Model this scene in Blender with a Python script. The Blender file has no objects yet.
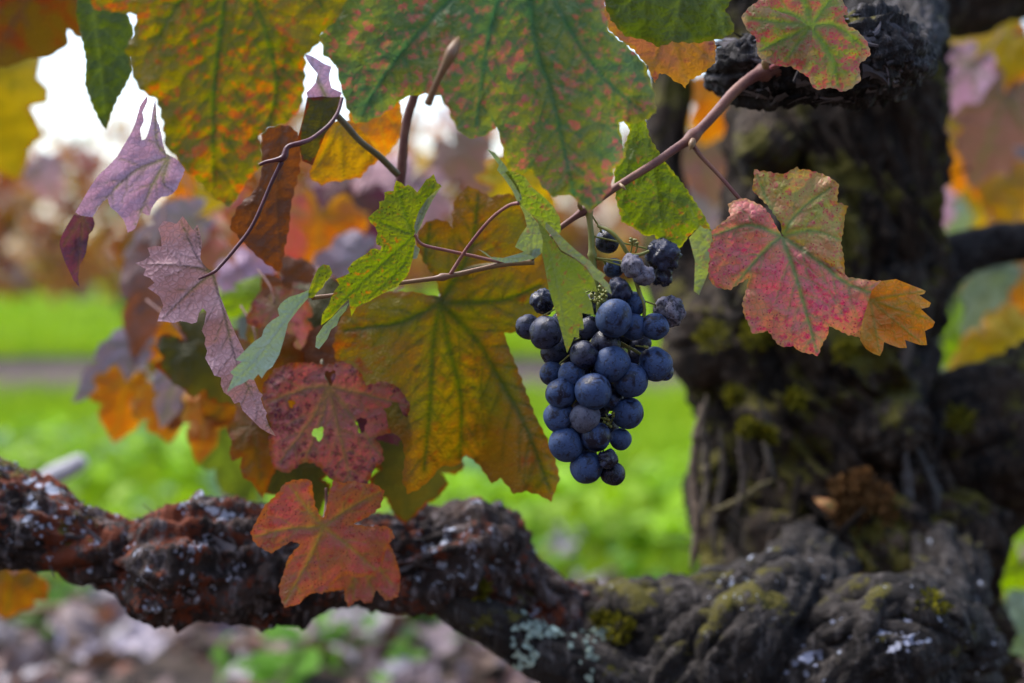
import bpy, math, random
import numpy as np
from mathutils import Vector, Matrix, noise
from mathutils.geometry import delaunay_2d_cdt

random.seed(7)
rng = np.random.default_rng(7)
S = bpy.context.scene
COL = S.collection
R = math.radians

# ------------------------------------------------------------------ camera
CAM_H = 0.5
PITCH = R(2.8)
FPX = 1024 * 50 / 36.0
cd = bpy.data.cameras.new('camera')
cam = bpy.data.objects.new('camera', cd)
COL.objects.link(cam)
cam.location = (0, 0, CAM_H)
cam.rotation_euler = (R(90) - PITCH, 0, 0)
cd.lens = 50
cd.sensor_width = 36
cd.clip_start = 0.02
cd.clip_end = 2000
cd.dof.use_dof = True
cd.dof.focus_distance = 0.6
cd.dof.aperture_fstop = 4.4
cd.dof.aperture_blades = 9
S.camera = cam
# ------------------------------------------------------------------ sky, sun, exposure
SUN_EL, SUN_AZ = R(60), R(300)           # azimuth measured clockwise from +Y
w = bpy.data.worlds.new('World')
S.world = w
w.use_nodes = True
nt = w.node_tree
bg = nt.nodes['Background']
sky = nt.nodes.new('ShaderNodeTexSky')
sky.sky_type = 'NISHITA'
sky.sun_disc = False
sky.sun_elevation = SUN_EL
sky.sun_rotation = SUN_AZ
sky.air_density = 1.0
sky.dust_density = 2.5
sky.ozone_density = 1.0
nt.links.new(sky.outputs[0], bg.inputs[0])
bg.inputs[1].default_value = 0.15
ld = bpy.data.lights.new('sun', 'SUN')
ld.energy = 1.5
ld.angle = R(20)
ld.color = (1.0, 0.97, 0.93)
sun = bpy.data.objects.new('sun', ld)
COL.objects.link(sun)
sd = Vector((math.sin(SUN_AZ) * math.cos(SUN_EL), math.cos(SUN_AZ) * math.cos(SUN_EL), math.sin(SUN_EL)))
sun.rotation_euler = sd.to_track_quat('Z', 'Y').to_euler()
S.view_settings.view_transform = 'Standard'
S.view_settings.look = 'None'
S.view_settings.exposure = 1.5
S.view_settings.gamma = 1.0
S.cycles.use_denoising = True
S.cycles.max_bounces = 8
S.cycles.transmission_bounces = 4

# ------------------------------------------------------------------ helpers
CR = Matrix.Rotation(R(90) - PITCH, 3, 'X')
CRN = np.array(CR)
CL = np.array((0, 0, CAM_H))


def P(px, py, d):
    """the place that stands d metres in front of the lens along this line of sight"""
    return Vector(CL) + CR @ Vector(((px - 512) / FPX * d, (341.5 - py) / FPX * d, -d))


def PN(px, py, d):
    c = np.stack([(px - 512) / FPX * d, (341.5 - py) / FPX * d, -d], -1)
    return c @ CRN.T + CL


def tag(o, label=None, cat=None, group=None, kind=None):
    if label: o['label'] = label
    if cat: o['category'] = cat
    if group: o['group'] = group
    if kind: o['kind'] = kind
    return o


def empty(name, loc, label=None, cat=None, group=None):
    o = bpy.data.objects.new(name, None)
    COL.objects.link(o)
    o.location = loc
    o.empty_display_size = 0.01
    return tag(o, label, cat, group)


def mesh_obj(name, verts, faces, mats, parent=None, origin=None, smooth=True, attrs=None, uv=None, fmat=None):
    v = np.asarray(verts, dtype=np.float64)
    if origin is not None:
        v = v - np.array(origin)
    me = bpy.data.meshes.new(name)
    me.from_pydata(v.tolist(), [], faces if isinstance(faces, list) else faces.tolist())
    if not isinstance(mats, (list, tuple)): mats = [mats]
    for m in mats: me.materials.append(m)
    if fmat is not None: me.polygons.foreach_set('material_index', np.asarray(fmat, dtype=np.int32))
    if smooth: me.polygons.foreach_set('use_smooth', np.ones(len(me.polygons), dtype=bool))
    for k, a in (attrs or {}).items():
        a = np.asarray(a, dtype=np.float32)
        if a.ndim == 1:
            me.attributes.new(k, 'FLOAT', 'POINT').data.foreach_set('value', a)
        else:
            c = np.ones((len(a), 4), dtype=np.float32); c[:, :3] = a
            me.attributes.new(k, 'FLOAT_COLOR', 'POINT').data.foreach_set('color', c.ravel())
    if uv is not None:
        l = me.uv_layers.new(name='UVMap')
        idx = np.empty(len(me.loops), dtype=np.int32)
        me.loops.foreach_get('vertex_index', idx)
        l.data.foreach_set('uv', np.asarray(uv, dtype=np.float32)[idx].ravel())
    me.update()
    o = bpy.data.objects.new(name, me)
    COL.objects.link(o)
    if parent is not None: o.parent = parent
    elif origin is not None: o.location = origin
    return o


def catmull(pts, n):
    p = np.asarray(pts, dtype=float)
    p = np.vstack([2 * p[0] - p[1], p, 2 * p[-1] - p[-2]])
    segs = len(p) - 3
    t = np.linspace(0, segs, n)
    i = np.minimum(t.astype(int), segs - 1)
    f = (t - i)[:, None]
    a, b, c, d = p[i], p[i + 1], p[i + 2], p[i + 3]
    return 0.5 * (2 * b + (c - a) * f + (2 * a - 5 * b + 4 * c - d) * f ** 2 + (3 * b - a - 3 * c + d) * f ** 3)


def frames(c):
    t = np.gradient(c, axis=0)
    t /= np.linalg.norm(t, axis=1)[:, None] + 1e-12
    n = np.cross(t[0], (0.3, 0.2, 0.9))
    n /= np.linalg.norm(n)
    N = []
    for ti in t:
        n = n - ti * np.dot(n, ti)
        n /= np.linalg.norm(n) + 1e-12
        N.append(n)
    N = np.array(N)
    return t, N, np.cross(t, N)


def ring_faces(n, m, cap=True, off=0):
    f = []
    for i in range(n - 1):
        for j in range(m):
            k = (j + 1) % m
            f.append((off + i * m + j, off + i * m + k, off + (i + 1) * m + k, off + (i + 1) * m + j))
    if cap:
        f.append(tuple(off + j for j in range(m))[::-1])
        f.append(tuple(off + (n - 1) * m + j for j in range(m)))
    return f


def tube(pts, sides=10, per=8, wob=0.0, nodes=()):
    """pts: (vec3, radius) -> smooth tapered stem; nodes = fractions of length that swell"""
    a = np.array([(*p, r) for p, r in pts])
    n = max(2, (len(a) - 1) * per + 1)
    c = catmull(a, n)
    r = np.maximum(c[:, 3], 1e-5)
    c = c[:, :3]
    t, N, B = frames(c)
    L = np.linspace(0, 1, n)
    for q, s in nodes:
        r = r * (1 + s * np.exp(-((L - q) / 0.018) ** 2))
    ang = np.linspace(0, 2 * math.pi, sides, endpoint=False)
    v = c[:, None, :] + r[:, None, None] * (np.cos(ang)[None, :, None] * N[:, None, :] + np.sin(ang)[None, :, None] * B[:, None, :])
    if wob:
        v += rng.normal(0, 1, v.shape) * wob * r[:, None, None]
    return v.reshape(-1, 3), ring_faces(n, sides)


def px_tube(pts, **k):
    """(px, py, depth, radius in px at that depth)"""
    return tube([(P(x, y, d), rp * d / FPX) for x, y, d, rp in pts], **k)


class MB:
    def __init__(s): s.v = []; s.f = []; s.n = 0; s.a = []; s.m = []
    def add(s, v, f, a=None, mi=0):
        v = np.asarray(v)
        s.v.append(v)
        s.f += [tuple(int(i) + s.n for i in q) for q in f]
        s.m += [mi] * len(f)
        if a is not None: s.a.append(np.broadcast_to(np.asarray(a, dtype=float), (len(v), 3)))
        s.n += len(v)
    def build(s, name, mats, parent=None, origin=None, smooth=True):
        return mesh_obj(name, np.vstack(s.v), s.f, mats, parent, origin, smooth, {'tint': np.vstack(s.a)} if s.a else None, fmat=s.m)


# ------------------------------------------------------------------ materials
class NT:
    def __init__(s, name):
        s.m = bpy.data.materials.new(name); s.m.use_nodes = True
        s.t = s.m.node_tree; s.t.nodes.clear()
        s.out = s.n('ShaderNodeOutputMaterial')
    def n(s, ty, **kw):
        x = s.t.nodes.new(ty)
        for k, v in kw.items(): setattr(x, k, v)
        return x
    def set(s, sock, v):
        if isinstance(v, bpy.types.NodeSocket): s.t.links.new(v, sock)
        elif v is not None:
            if sock.type == 'RGBA' and len(v) == 3: v = (*v, 1)
            sock.default_value = v
    def mix(s, f, a, b, mode='MIX'):
        x = s.n('ShaderNodeMix', data_type='RGBA', blend_type=mode)
        s.set(x.inputs[0], f); s.set(x.inputs[6], a); s.set(x.inputs[7], b)
        return x.outputs[2]
    def math(s, op, a, b=None, c=None, clamp=False):
        x = s.n('ShaderNodeMath', operation=op, use_clamp=clamp)
        s.set(x.inputs[0], a)
        if b is not None: s.set(x.inputs[1], b)
        if c is not None: s.set(x.inputs[2], c)
        return x.outputs[0]
    def ramp(s, v, lo, hi, a=0.0, b=1.0):
        x = s.n('ShaderNodeMapRange', interpolation_type='SMOOTHSTEP')
        s.set(x.inputs[0], v)
        for i, q in enumerate((lo, hi, a, b)): s.set(x.inputs[i + 1], q)
        return x.outputs[0]
    def noise(s, co, scale, detail=3, rough=0.55, dist=0.0):
        x = s.n('ShaderNodeTexNoise')
        s.set(x.inputs['Vector'], co)
        x.inputs['Scale'].default_value = scale; x.inputs['Detail'].default_value = detail
        x.inputs['Roughness'].default_value = rough; x.inputs['Distortion'].default_value = dist
        return x.outputs[0]
    def vor(s, co, scale, feature='F1', rnd=1.0):
        x = s.n('ShaderNodeTexVoronoi', feature=feature)
        s.set(x.inputs['Vector'], co)
        x.inputs['Scale'].default_value = scale; x.inputs['Randomness'].default_value = rnd
        return x
    def attr(s, name):
        return s.n('ShaderNodeAttribute', attribute_name=name)
    def bump(s, h, strength, dist):
        x = s.n('ShaderNodeBump')
        x.inputs['Strength'].default_value = strength; x.inputs['Distance'].default_value = dist
        s.set(x.inputs['Height'], h)
        return x.outputs[0]
    def bsdf(s, col, rough=0.6, normal=None, spec=0.4, **kw):
        x = s.n('ShaderNodeBsdfPrincipled')
        s.set(x.inputs['Base Color'], col); s.set(x.inputs['Roughness'], rough)
        x.inputs['Specular IOR Level'].default_value = spec
        if normal is not None: s.set(x.inputs['Normal'], normal)
        for k, v in kw.items(): s.set(x.inputs[k.replace('_', ' ')], v)
        return x.outputs[0]
    def done(s, sh):
        s.t.links.new(sh, s.out.inputs[0]); return s.m


def leaf_mat(name, c1, c2, edge=None, edge_w=0.0, spot=None, spot_amt=0.5, spot_scale=2.2, vein=(0.12, 0.16, 0.03), vein_amt=0.8, halo_amt=0.35,
             under=(0.36, 0.32, 0.33), under2=None, uvein=None, trans=0.35, tsat=1.0, rough=0.5, dots=None, net=0.35, ns=0.5, seed=0.0, spec=0.35, tcol=None):
    """c1/c2 blotches of the upper face; uv is in centimetres"""
    N = NT(name)
    uvn = N.n('ShaderNodeUVMap').outputs[0]
    mp = N.n('ShaderNodeVectorMath', operation='ADD'); N.set(mp.inputs[0], uvn); mp.inputs[1].default_value = (seed * 3.7, seed * 1.9, seed)
    co = mp.outputs[0]
    ve = N.attr('vein').outputs['Fac']; ha = N.attr('halo').outputs['Fac']; ed = N.attr('edge').outputs['Fac']
    b = N.noise(co, ns, 4, 0.6, 0.4)
    col = N.mix(N.ramp(b, 0.38, 0.62), c1, c2)
    fine = N.noise(co, 9.0, 4, 0.7)
    vo = N.vor(co, 4.2, 'DISTANCE_TO_EDGE')
    netv = N.ramp(vo.outputs['Distance'], 0.0, 0.17, 1.0, 0.0)
    if edge is not None:
        en = N.math('ADD', ed, N.math('MULTIPLY', N.math('SUBTRACT', N.noise(co, 1.4, 3), 0.5), 0.7))
        col = N.mix(N.math('MULTIPLY', N.ramp(en, 0.0, max(edge_w, 0.05), 1.0, 0.0), 0.9), col, edge)
    if spot is not None:
        sn = N.noise(co, spot_scale, 3, 0.55, 0.3)
        big = N.noise(co, 0.35, 2)
        lo = 0.66 - 0.22 * spot_amt
        sn = N.math('ADD', sn, N.math('MULTIPLY', N.math('SUBTRACT', big, 0.5), 0.35))
        sm = N.math('MULTIPLY', N.ramp(sn, lo, lo + 0.15), N.math('SUBTRACT', 1.0, ha, clamp=True))
        col = N.mix(N.math('MULTIPLY', sm, 0.9), col, N.mix(N.ramp(fine, 0.4, 0.62), spot, tuple(0.55 * a + 0.45 * b for a, b in zip(spot, c1))))
    if dots is not None:
        dv = N.vor(co, 7.0, 'F1')
        sel = N.n('ShaderNodeSeparateColor'); N.set(sel.inputs[0], dv.outputs['Color'])
        dm = N.math('MULTIPLY', N.ramp(dv.outputs['Distance'], 0.12, 0.34, 1.0, 0.0), N.ramp(sel.outputs[0], 0.38, 0.5))
        dm = N.math('MULTIPLY', dm, N.math('SUBTRACT', 1.0, ha, clamp=True))
        col = N.mix(N.math('MULTIPLY', dm, 0.85), col, dots)
    col = N.mix(N.math('MULTIPLY', ha, halo_amt), col, vein)
    col = N.mix(N.math('MULTIPLY', netv, net * 0.5), col, vein)
    col = N.mix(N.math('MULTIPLY', ve, vein_amt), col, vein)
    col = N.mix(0.35, col, N.mix(fine, (0.25, 0.25, 0.25), (0.8, 0.8, 0.8)), 'OVERLAY')
    u2 = under2 or tuple(x * 0.8 for x in under)
    uc = N.mix(N.ramp(b, 0.35, 0.65), under, u2)
    uv_ = uvein or tuple(x * 0.6 for x in under)
    uc = N.mix(N.math('MULTIPLY', ve, 0.95), uc, uv_)
    uc = N.mix(N.math('MULTIPLY', netv, 0.30), uc, uv_)
    uc = N.mix(0.25, uc, N.mix(fine, (0.25, 0.25, 0.25), (0.8, 0.8, 0.8)), 'OVERLAY')
    back = N.n('ShaderNodeNewGeometry').outputs['Backfacing']
    fc = N.mix(back, col, uc)
    h = N.math('SUBTRACT', N.math('ADD', N.math('MULTIPLY', fine, 0.45), N.math('MULTIPLY', N.ramp(vo.outputs['Distance'], 0.0, 0.35), 0.6)), N.math('MULTIPLY', ve, 0.6))
    nr = N.bump(h, 0.5, 0.0008)
    sh = N.bsdf(fc, rough, nr, spec)
    tr = N.n('ShaderNodeBsdfTranslucent')
    tc = N.mix(0.5, col, uc) if tcol is None else N.mix(0.5, col, tcol)
    hs = N.n('ShaderNodeHueSaturation'); hs.inputs['Saturation'].default_value = 1.15 * tsat; hs.inputs['Value'].default_value = 1.25
    N.set(hs.inputs['Color'], tc if tsat != 1.0 or tcol else col)
    N.set(tr.inputs[0], hs.outputs[0]); N.set(tr.inputs[1], nr)
    ms = N.n('ShaderNodeMixShader'); ms.inputs[0].default_value = min(0.6, trans * 1.0)
    N.t.links.new(sh, ms.inputs[1]); N.t.links.new(tr.outputs[0], ms.inputs[2])
    return N.done(ms.outputs[0])


def stem_mat(name, c1, c2, scale=60, rough=0.45):
    N = NT(name)
    co = N.n('ShaderNodeTexCoord').outputs['Object']
    a = N.noise(co, scale, 4, 0.6)
    mp = N.n('ShaderNodeMapping'); mp.inputs['Scale'].default_value = (1, 1, 1); N.set(mp.inputs[0], co)
    f = N.noise(mp.outputs[0], scale * 12, 3, 0.7)
    col = N.mix(N.ramp(a, 0.35, 0.65), c1, c2)
    col = N.mix(N.ramp(f, 0.58, 0.7, 0, 0.5), col, tuple(x * 0.35 for x in c1))
    return N.done(N.bsdf(col, rough, N.bump(f, 0.4, 0.0004)))


def bark_mat(name, dark, mid, light, moss=0.0, rust=0.0, lichen=0.0, mosscol=(0.085, 0.075, 0.008)):
    N = NT(name)
    tc = N.n('ShaderNodeTexCoord').outputs['Object']
    a = N.noise(tc, 30, 5, 0.65, 0.6)
    b = N.noise(tc, 110, 5, 0.7, 0.5)
    mp = N.n('ShaderNodeMapping'); mp.inputs['Scale'].default_value = (1, 1, 0.22); N.set(mp.inputs[0], tc)
    s = N.noise(mp.outputs[0], 170, 4, 0.65, 0.8)
    col = N.mix(N.ramp(a, 0.35, 0.62), dark, mid)
    col = N.mix(N.ramp(s, 0.50, 0.66, 0, 0.85), col, light)
    col = N.mix(N.ramp(b, 0.52, 0.62, 0, 0.8), col, dark)
    if rust:
        r = N.math('ADD', N.noise(tc, 70, 5, 0.75), N.math('MULTIPLY', N.noise(tc, 12, 2), 0.3))
        col = N.mix(N.ramp(r, 0.80 - rust, 0.86 - rust, 0, 0.9), col, N.mix(b, (0.06, 0.014, 0.008), (0.24, 0.055, 0.018)))
    if moss:
        nz = N.n('ShaderNodeSeparateXYZ'); N.set(nz.inputs[0], N.n('ShaderNodeNewGeometry').outputs['Normal'])
        m = N.math('ADD', N.math('ADD', N.math('ADD', N.noise(tc, 34, 5, 0.7), N.math('MULTIPLY', N.math('SUBTRACT', N.noise(tc, 11, 2), 0.5), 0.5)), N.math('MULTIPLY', N.math('SUBTRACT', N.noise(tc, 190, 3, 0.7), 0.5), 0.22)), N.math('MULTIPLY', nz.outputs[2], 0.06))
        col = N.mix(N.ramp(m, 0.72 - moss, 0.80 - moss, 0, 0.9), col, N.mix(b, tuple(x * 0.35 for x in mosscol), tuple(x * 1.5 for x in mosscol)))
    if lichen:
        l = N.math('ADD', N.noise(tc, 150, 3, 0.65), N.math('MULTIPLY', N.noise(tc, 22, 2), 0.35))
        col = N.mix(N.ramp(l, 0.90 - lichen, 0.94 - lichen, 0, 0.9), col, (0.42, 0.46, 0.56))
    h = N.math('ADD', N.math('MULTIPLY', s, 0.6), N.math('ADD', b, N.math('MULTIPLY', a, 1.5)))
    return N.done(N.bsdf(col, 0.85, N.bump(h, 0.9, 0.004), 0.25))


# ------------------------------------------------------------------ leaves
def conv(pts, ox=0, oy=0, s=1.0):
    return [(x / s + ox, y / s + oy) for x, y in pts]


def seg_dist(p, a, b):
    ab = b - a
    t = np.clip(((p - a) @ ab) / (ab @ ab + 1e-9), 0, 1)
    return np.linalg.norm(p - (a + t[:, None] * ab), axis=1), t


def inside(p, poly):
    x, y = p[:, 0], p[:, 1]
    r = np.zeros(len(p), bool)
    q = np.asarray(poly)
    for (x0, y0), (x1, y1) in zip(q, np.roll(q, -1, 0)):
        c = ((y0 > y) != (y1 > y)) & (x < (x1 - x0) * (y - y0) / (y1 - y0 + 1e-12) + x0)
        r ^= c
    return r


def serrate(poly, step, teeth):
    """resample a closed outline; teeth = (period, height) saw tooth pointing outwards"""
    q = np.asarray(poly, float)
    area = 0.5 * np.sum(q[:, 0] * np.roll(q[:, 1], -1) - np.roll(q[:, 0], -1) * q[:, 1])
    out = []
    acc = 0.0
    nxt = np.roll(q, -1, 0)
    for a, b in zip(q, nxt):
        L = np.linalg.norm(b - a)
        n = max(1, int(round(L / step)))
        t = (b - a) / (L + 1e-9)
        nr = np.array((t[1], -t[0])) * (1 if area > 0 else -1)
        for i in range(n):
            s = L * i / n
            p = a + t * s
            if teeth:
                ph = ((acc + s) / teeth[0]) % 1.0
                k = (acc + s) // teeth[0]
                amp = teeth[1] * (0.55 + 0.9 * abs(math.sin(k * 12.9898 + q[0, 0])))
                p = p + nr * amp * ((ph / 0.62 if ph < 0.62 else (1 - ph) / 0.38) - 0.45)
            out.append(p)
        acc += L
    return np.array(out)


def vein_segs(base, veins, wid):
    segs = []
    for v in veins:
        pl = [np.array(base, float)] + [np.array(p, float) for p in (v if isinstance(v[0], (tuple, list)) else [v])]
        if len(pl) > 2: c = catmull(pl, 4 * len(pl))
        else: c = np.linspace(pl[0], pl[1], 8)
        L = np.concatenate([[0], np.cumsum(np.linalg.norm(np.diff(c, axis=0), axis=1))])
        T = L[-1]
        for i in range(len(c) - 1):
            segs.append((c[i], c[i + 1], wid * (1.15 - 0.8 * L[i] / T), 1.0))
        n = max(3, int(T / 19))
        for k in range(1, n):
            for sg in (-1, 1):
                f = (k + (0.25 if sg > 0 else 0)) / n
                p = np.array([np.interp(f * T, L, c[:, 0]), np.interp(f * T, L, c[:, 1])])
                i = min(len(c) - 2, int(f * (len(c) - 1)))
                d = c[i + 1] - c[i]; d = d / np.linalg.norm(d)
                an = sg * R(46 + 10 * math.sin(k * 5.1 + sg))
                dd = np.array((d[0] * math.cos(an) - d[1] * math.sin(an), d[0] * math.sin(an) + d[1] * math.cos(an)))
                l = T * 0.42 * (1 - f * 0.75)
                e = p + dd * l + d * l * 0.15
                mid = p + dd * l * 0.5
                segs.append((p, mid, wid * 0.55, 0.75)); segs.append((mid, e, wid * 0.38, 0.55))
    return segs


def sheet(outline, base, veins, d0, dz, step, teeth, under, bul, ripple, holes=(), vw=1.6, k=None, seed=0.0):
    """one leaf surface: verts, faces, attributes, uv"""
    poly = serrate(outline, step * 0.8, teeth)
    lo, hi = poly.min(0), poly.max(0)
    gx, gy = np.meshgrid(np.arange(lo[0], hi[0], step), np.arange(lo[1], hi[1], step * 0.87))
    gx = gx + (np.arange(gx.shape[0]) % 2)[:, None] * step * 0.5
    g = np.stack([gx.ravel(), gy.ravel()], 1)
    g += rng.uniform(-0.15, 0.15, g.shape) * step
    g = g[inside(g, poly)]
    nb = len(poly)
    dm = np.full(len(g), 1e9)
    for i in range(0, nb):
        dm = np.minimum(dm, np.hypot(*(g - poly[i]).T))
    g = g[dm > step * 0.6]
    pts = [poly]
    edges = [(i, (i + 1) % nb) for i in range(nb)]
    n = nb
    hp = []
    for (hx, hy, rx, ry) in holes:
        a = np.linspace(0, 2 * math.pi, 18, endpoint=False)
        wob = 1 + 0.22 * np.sin(a * 3 + hx) + 0.12 * np.sin(a * 5 + hy)
        h = np.stack([hx + rx * wob * np.cos(a), hy + ry * wob * np.sin(a)], 1)
        hp.append(h); pts.append(h)
        edges += [(n + i, n + (i + 1) % 18) for i in range(18)]
        n += 18
        g = g[~inside(g, h)]
    pts.append(g)
    allp = np.vstack(pts)
    v2, _, f2, *_ = delaunay_2d_cdt([Vector(p) for p in allp], edges, [], 1, 1e-5)
    v = np.array([tuple(p) for p in v2])
    f = [tuple(q) for q in f2 if len(q) == 3]
    if hp:
        cen = np.array([v[list(q)].mean(0) for q in f])
        bad = np.zeros(len(f), bool)
        for h in hp: bad |= inside(cen, h)
        f = [q for q, b in zip(f, bad) if not b]
    base = np.array(base, float)
    ve = np.zeros(len(v)); ha = np.zeros(len(v))
    for a, b, wd, st in vein_segs(base, veins, vw):
        d, _ = seg_dist(v, a, b)
        ve = np.maximum(ve, st * np.exp(-(d / wd) ** 2))
        ha = np.maximum(ha, (1.0 if st == 1.0 else st * 0.55) * np.exp(-(d / (wd * 2.7)) ** 2))
    ed = np.full(len(v), 1e9)
    for a, b in zip(poly, np.roll(poly, -1, 0)):
        d, _ = seg_dist(v, a, b)
        ed = np.minimum(ed, d)
    k = k or d0 / FPX
    u_, v_ = (v[:, 0] - base[0]) * k, (v[:, 1] - base[1]) * k
    z = d0 + dz(u_, v_)
    z = z - bul * (1 - ha) * np.minimum(ed / 12, 1) * (-1 if under else 1) * 1.0
    rp = np.array([noise.noise((a * 90 + seed, b * 90, seed)) for a, b in zip(u_, v_)])
    rp2 = np.array([noise.noise((a * 240 + seed, b * 240, seed + 5)) for a, b in zip(u_, v_)])
    z = z + ripple * (rp * (0.4 + np.exp(-ed / 14)) + 0.35 * rp2)
    w3 = PN(v[:, 0], v[:, 1], z)
    # orientation: normal towards the lens unless the underside is what shows
    ff = []
    for q in f:
        a, b, c = v[q[0]], v[q[1]], v[q[2]]
        cr = (b[0] - a[0]) * (c[1] - a[1]) - (b[1] - a[1]) * (c[0] - a[0])
        front = cr < 0          # py points down
        if front == (not under): ff.append(q)
        else: ff.append((q[0], q[2], q[1]))
    return w3, ff, ve, ha, np.minimum(ed / 22, 1), np.stack([u_, v_], 1) * 100


def leaf(label, mat, d, base, veins, sheets, petiole=None, pmat=None, step=3.0, group=None, vw=1.6, cat='leaf', bul=0.0010, ripple=0.0028, seed=None, name='grape_leaf'):
    """sheets: list of dict(o=outline px, dz=fn, teeth, under, holes, name)"""
    seed = seed if seed is not None else (base[0] * 0.37 + base[1] * 0.11) % 50
    o3 = P(base[0], base[1], d)
    root = empty(name, o3, label, cat, group)
    for s in sheets:
        v, f, ve, ha, ed, uv = sheet(s['o'], s.get('base', base), s.get('veins', veins), s.get('d', d), s.get('dz', lambda u, v: 0 * u), s.get('step', step), s.get('teeth', (9, 1.6)),
                                     s.get('under', False), s.get('bul', bul), s.get('ripple', ripple), s.get('holes', ()), vw, seed=seed)
        mesh_obj(s.get('name', 'blade'), v, f, s.get('mat', mat), root, o3, True, {'vein': ve, 'halo': ha, 'edge': ed}, uv)
    if petiole:
        v, f = px_tube(petiole, sides=10, per=8)
        mesh_obj('petiole', v, f, pmat, root, o3)
    return root


HALF = [(0.05, -0.10), (0.12, -0.20), (0.22, -0.24), (0.33, -0.18), (0.37, -0.08), (0.50, -0.07), (0.56, 0.06), (0.50, 0.17), (0.57, 0.30), (0.49, 0.40), (0.33, 0.41),
        (0.38, 0.52), (0.34, 0.66), (0.22, 0.72), (0.12, 0.85)]


def gen_outline(var=0.0):
    rs = np.random.default_rng(int(var * 1000) + 3)
    r = [(x * rs.uniform(0.88, 1.12), y + rs.uniform(-0.03, 0.03)) for x, y in HALF]
    l = [(-x * rs.uniform(0.88, 1.12), y + rs.uniform(-0.03, 0.03)) for x, y in HALF]
    o = [(0, 0)] + r + [(0.0, 0.95)] + l[::-1]
    vt = [(0, 0.9), (0.5, 0.3), (-0.5, 0.3), (0.48, 0.02), (-0.48, 0.02), (0.24, -0.18), (-0.24, -0.18)]
    return o, vt


def soft_leaf(label, mat, cx, cy, size, rot, d, sx=1.0, sy=1.0, under=False, curl=None, group='', petiole=True, pm=None, var=None, cat='leaf'):
    """a whole free-hanging leaf seen away from the focal plane; its middle at cx, cy"""
    var = var if var is not None else (cx * 0.013 + cy * 0.007) % 1
    o, vt = gen_outline(var)
    ca, sa = math.cos(R(rot)), math.sin(R(rot))
    T = lambda p: (cx + (ca * p[0] * sx - sa * (p[1] - 0.3) * sy) * size, cy + (sa * p[0] * sx + ca * (p[1] - 0.3) * sy) * size)
    k = d / FPX
    Ls = size * k
    a, b, c_, e = curl or (0.25 * math.sin(cx), 0.3 * math.cos(cy), 0.5, 0.5)
    dz = lambda u, v: a * u + b * v + (c_ * u * u + e * v * v) / Ls
    base = T((0, 0))
    pet = None
    if petiole:
        q = T((0.05, -0.55))
        pet = [(base[0], base[1], d, size * 0.014), ((base[0] + q[0]) / 2 + 4, (base[1] + q[1]) / 2, d + 0.006, size * 0.012), (q[0], q[1], d + 0.02, size * 0.013)]
    return leaf(label, mat, d, base, [T(p) for p in vt], [dict(o=[T(p) for p in o], dz=dz, under=under, teeth=(size * 0.075, size * 0.014))],
                pet, pm or MT['cane'], step=max(3.5, size / 22), group=group, vw=max(1.3, size * 0.011), cat=cat, ripple=0.003)


MT = {}
MT['stem_pink'] = stem_mat('pink leaf stalk', (0.22, 0.06, 0.075), (0.30, 0.13, 0.10))
MT['cane'] = stem_mat('red brown cane bark', (0.13, 0.045, 0.042), (0.20, 0.09, 0.062), 90, 0.6)
MT['shoot'] = stem_mat('tan shoot bark', (0.20, 0.10, 0.06), (0.26, 0.17, 0.07), 40)
MT['purple_stem'] = stem_mat('purple stalk', (0.075, 0.02, 0.032), (0.14, 0.045, 0.06))
MT['green_stem'] = stem_mat('green rachis', (0.17, 0.20, 0.035), (0.25, 0.22, 0.06), 90)
MT['olive_stem'] = stem_mat('olive stalk', (0.11, 0.09, 0.035), (0.15, 0.12, 0.06))

# ================================================================== GROUND AND FAR SETTING
def ground_mat():
    N = NT('vineyard soil and turf')
    co = N.n('ShaderNodeTexCoord').outputs['Object']
    sx = N.n('ShaderNodeSeparateXYZ'); N.set(sx.inputs[0], co)
    n1 = N.noise(co, 3.0, 6, 0.7)
    n2 = N.noise(co, 30.0, 5, 0.7)
    soil = N.mix(n2, (0.025, 0.018, 0.014), (0.11, 0.085, 0.07))
    grass = N.mix(n1, (0.13, 0.25, 0.007), (0.22, 0.34, 0.010))
    yy = N.math('ADD', sx.outputs[1], N.math('MULTIPLY', N.math('SUBTRACT', n1, 0.5), 0.8))
    col = N.mix(N.ramp(yy, 2.0, 2.5), soil, grass)
    return N.done(N.bsdf(col, 0.9, N.bump(n2, 0.6, 0.02), 0.2))


g = 600.0
xs = np.concatenate([[-g], np.linspace(-12, 12, 90), [g]])
ys = np.concatenate([[-g], np.linspace(-2, 20, 120), [60, 200, g]])
gv = []
for y in ys:
    for x in xs:
        h = 0.02 * noise.noise((x * 0.9, y * 0.9, 0)) + 0.012 * noise.noise((x * 3, y * 3, 4)) if abs(x) < 13 and -3 < y < 21 else 0.0
        gv.append((x, y, h))
nx = len(xs)
gf = [(j * nx + i, j * nx + i + 1, (j + 1) * nx + i + 1, (j + 1) * nx + i) for j in range(len(ys) - 1) for i in range(nx - 1)]
tag(mesh_obj('ground', gv, gf, ground_mat()), kind='structure')

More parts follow.
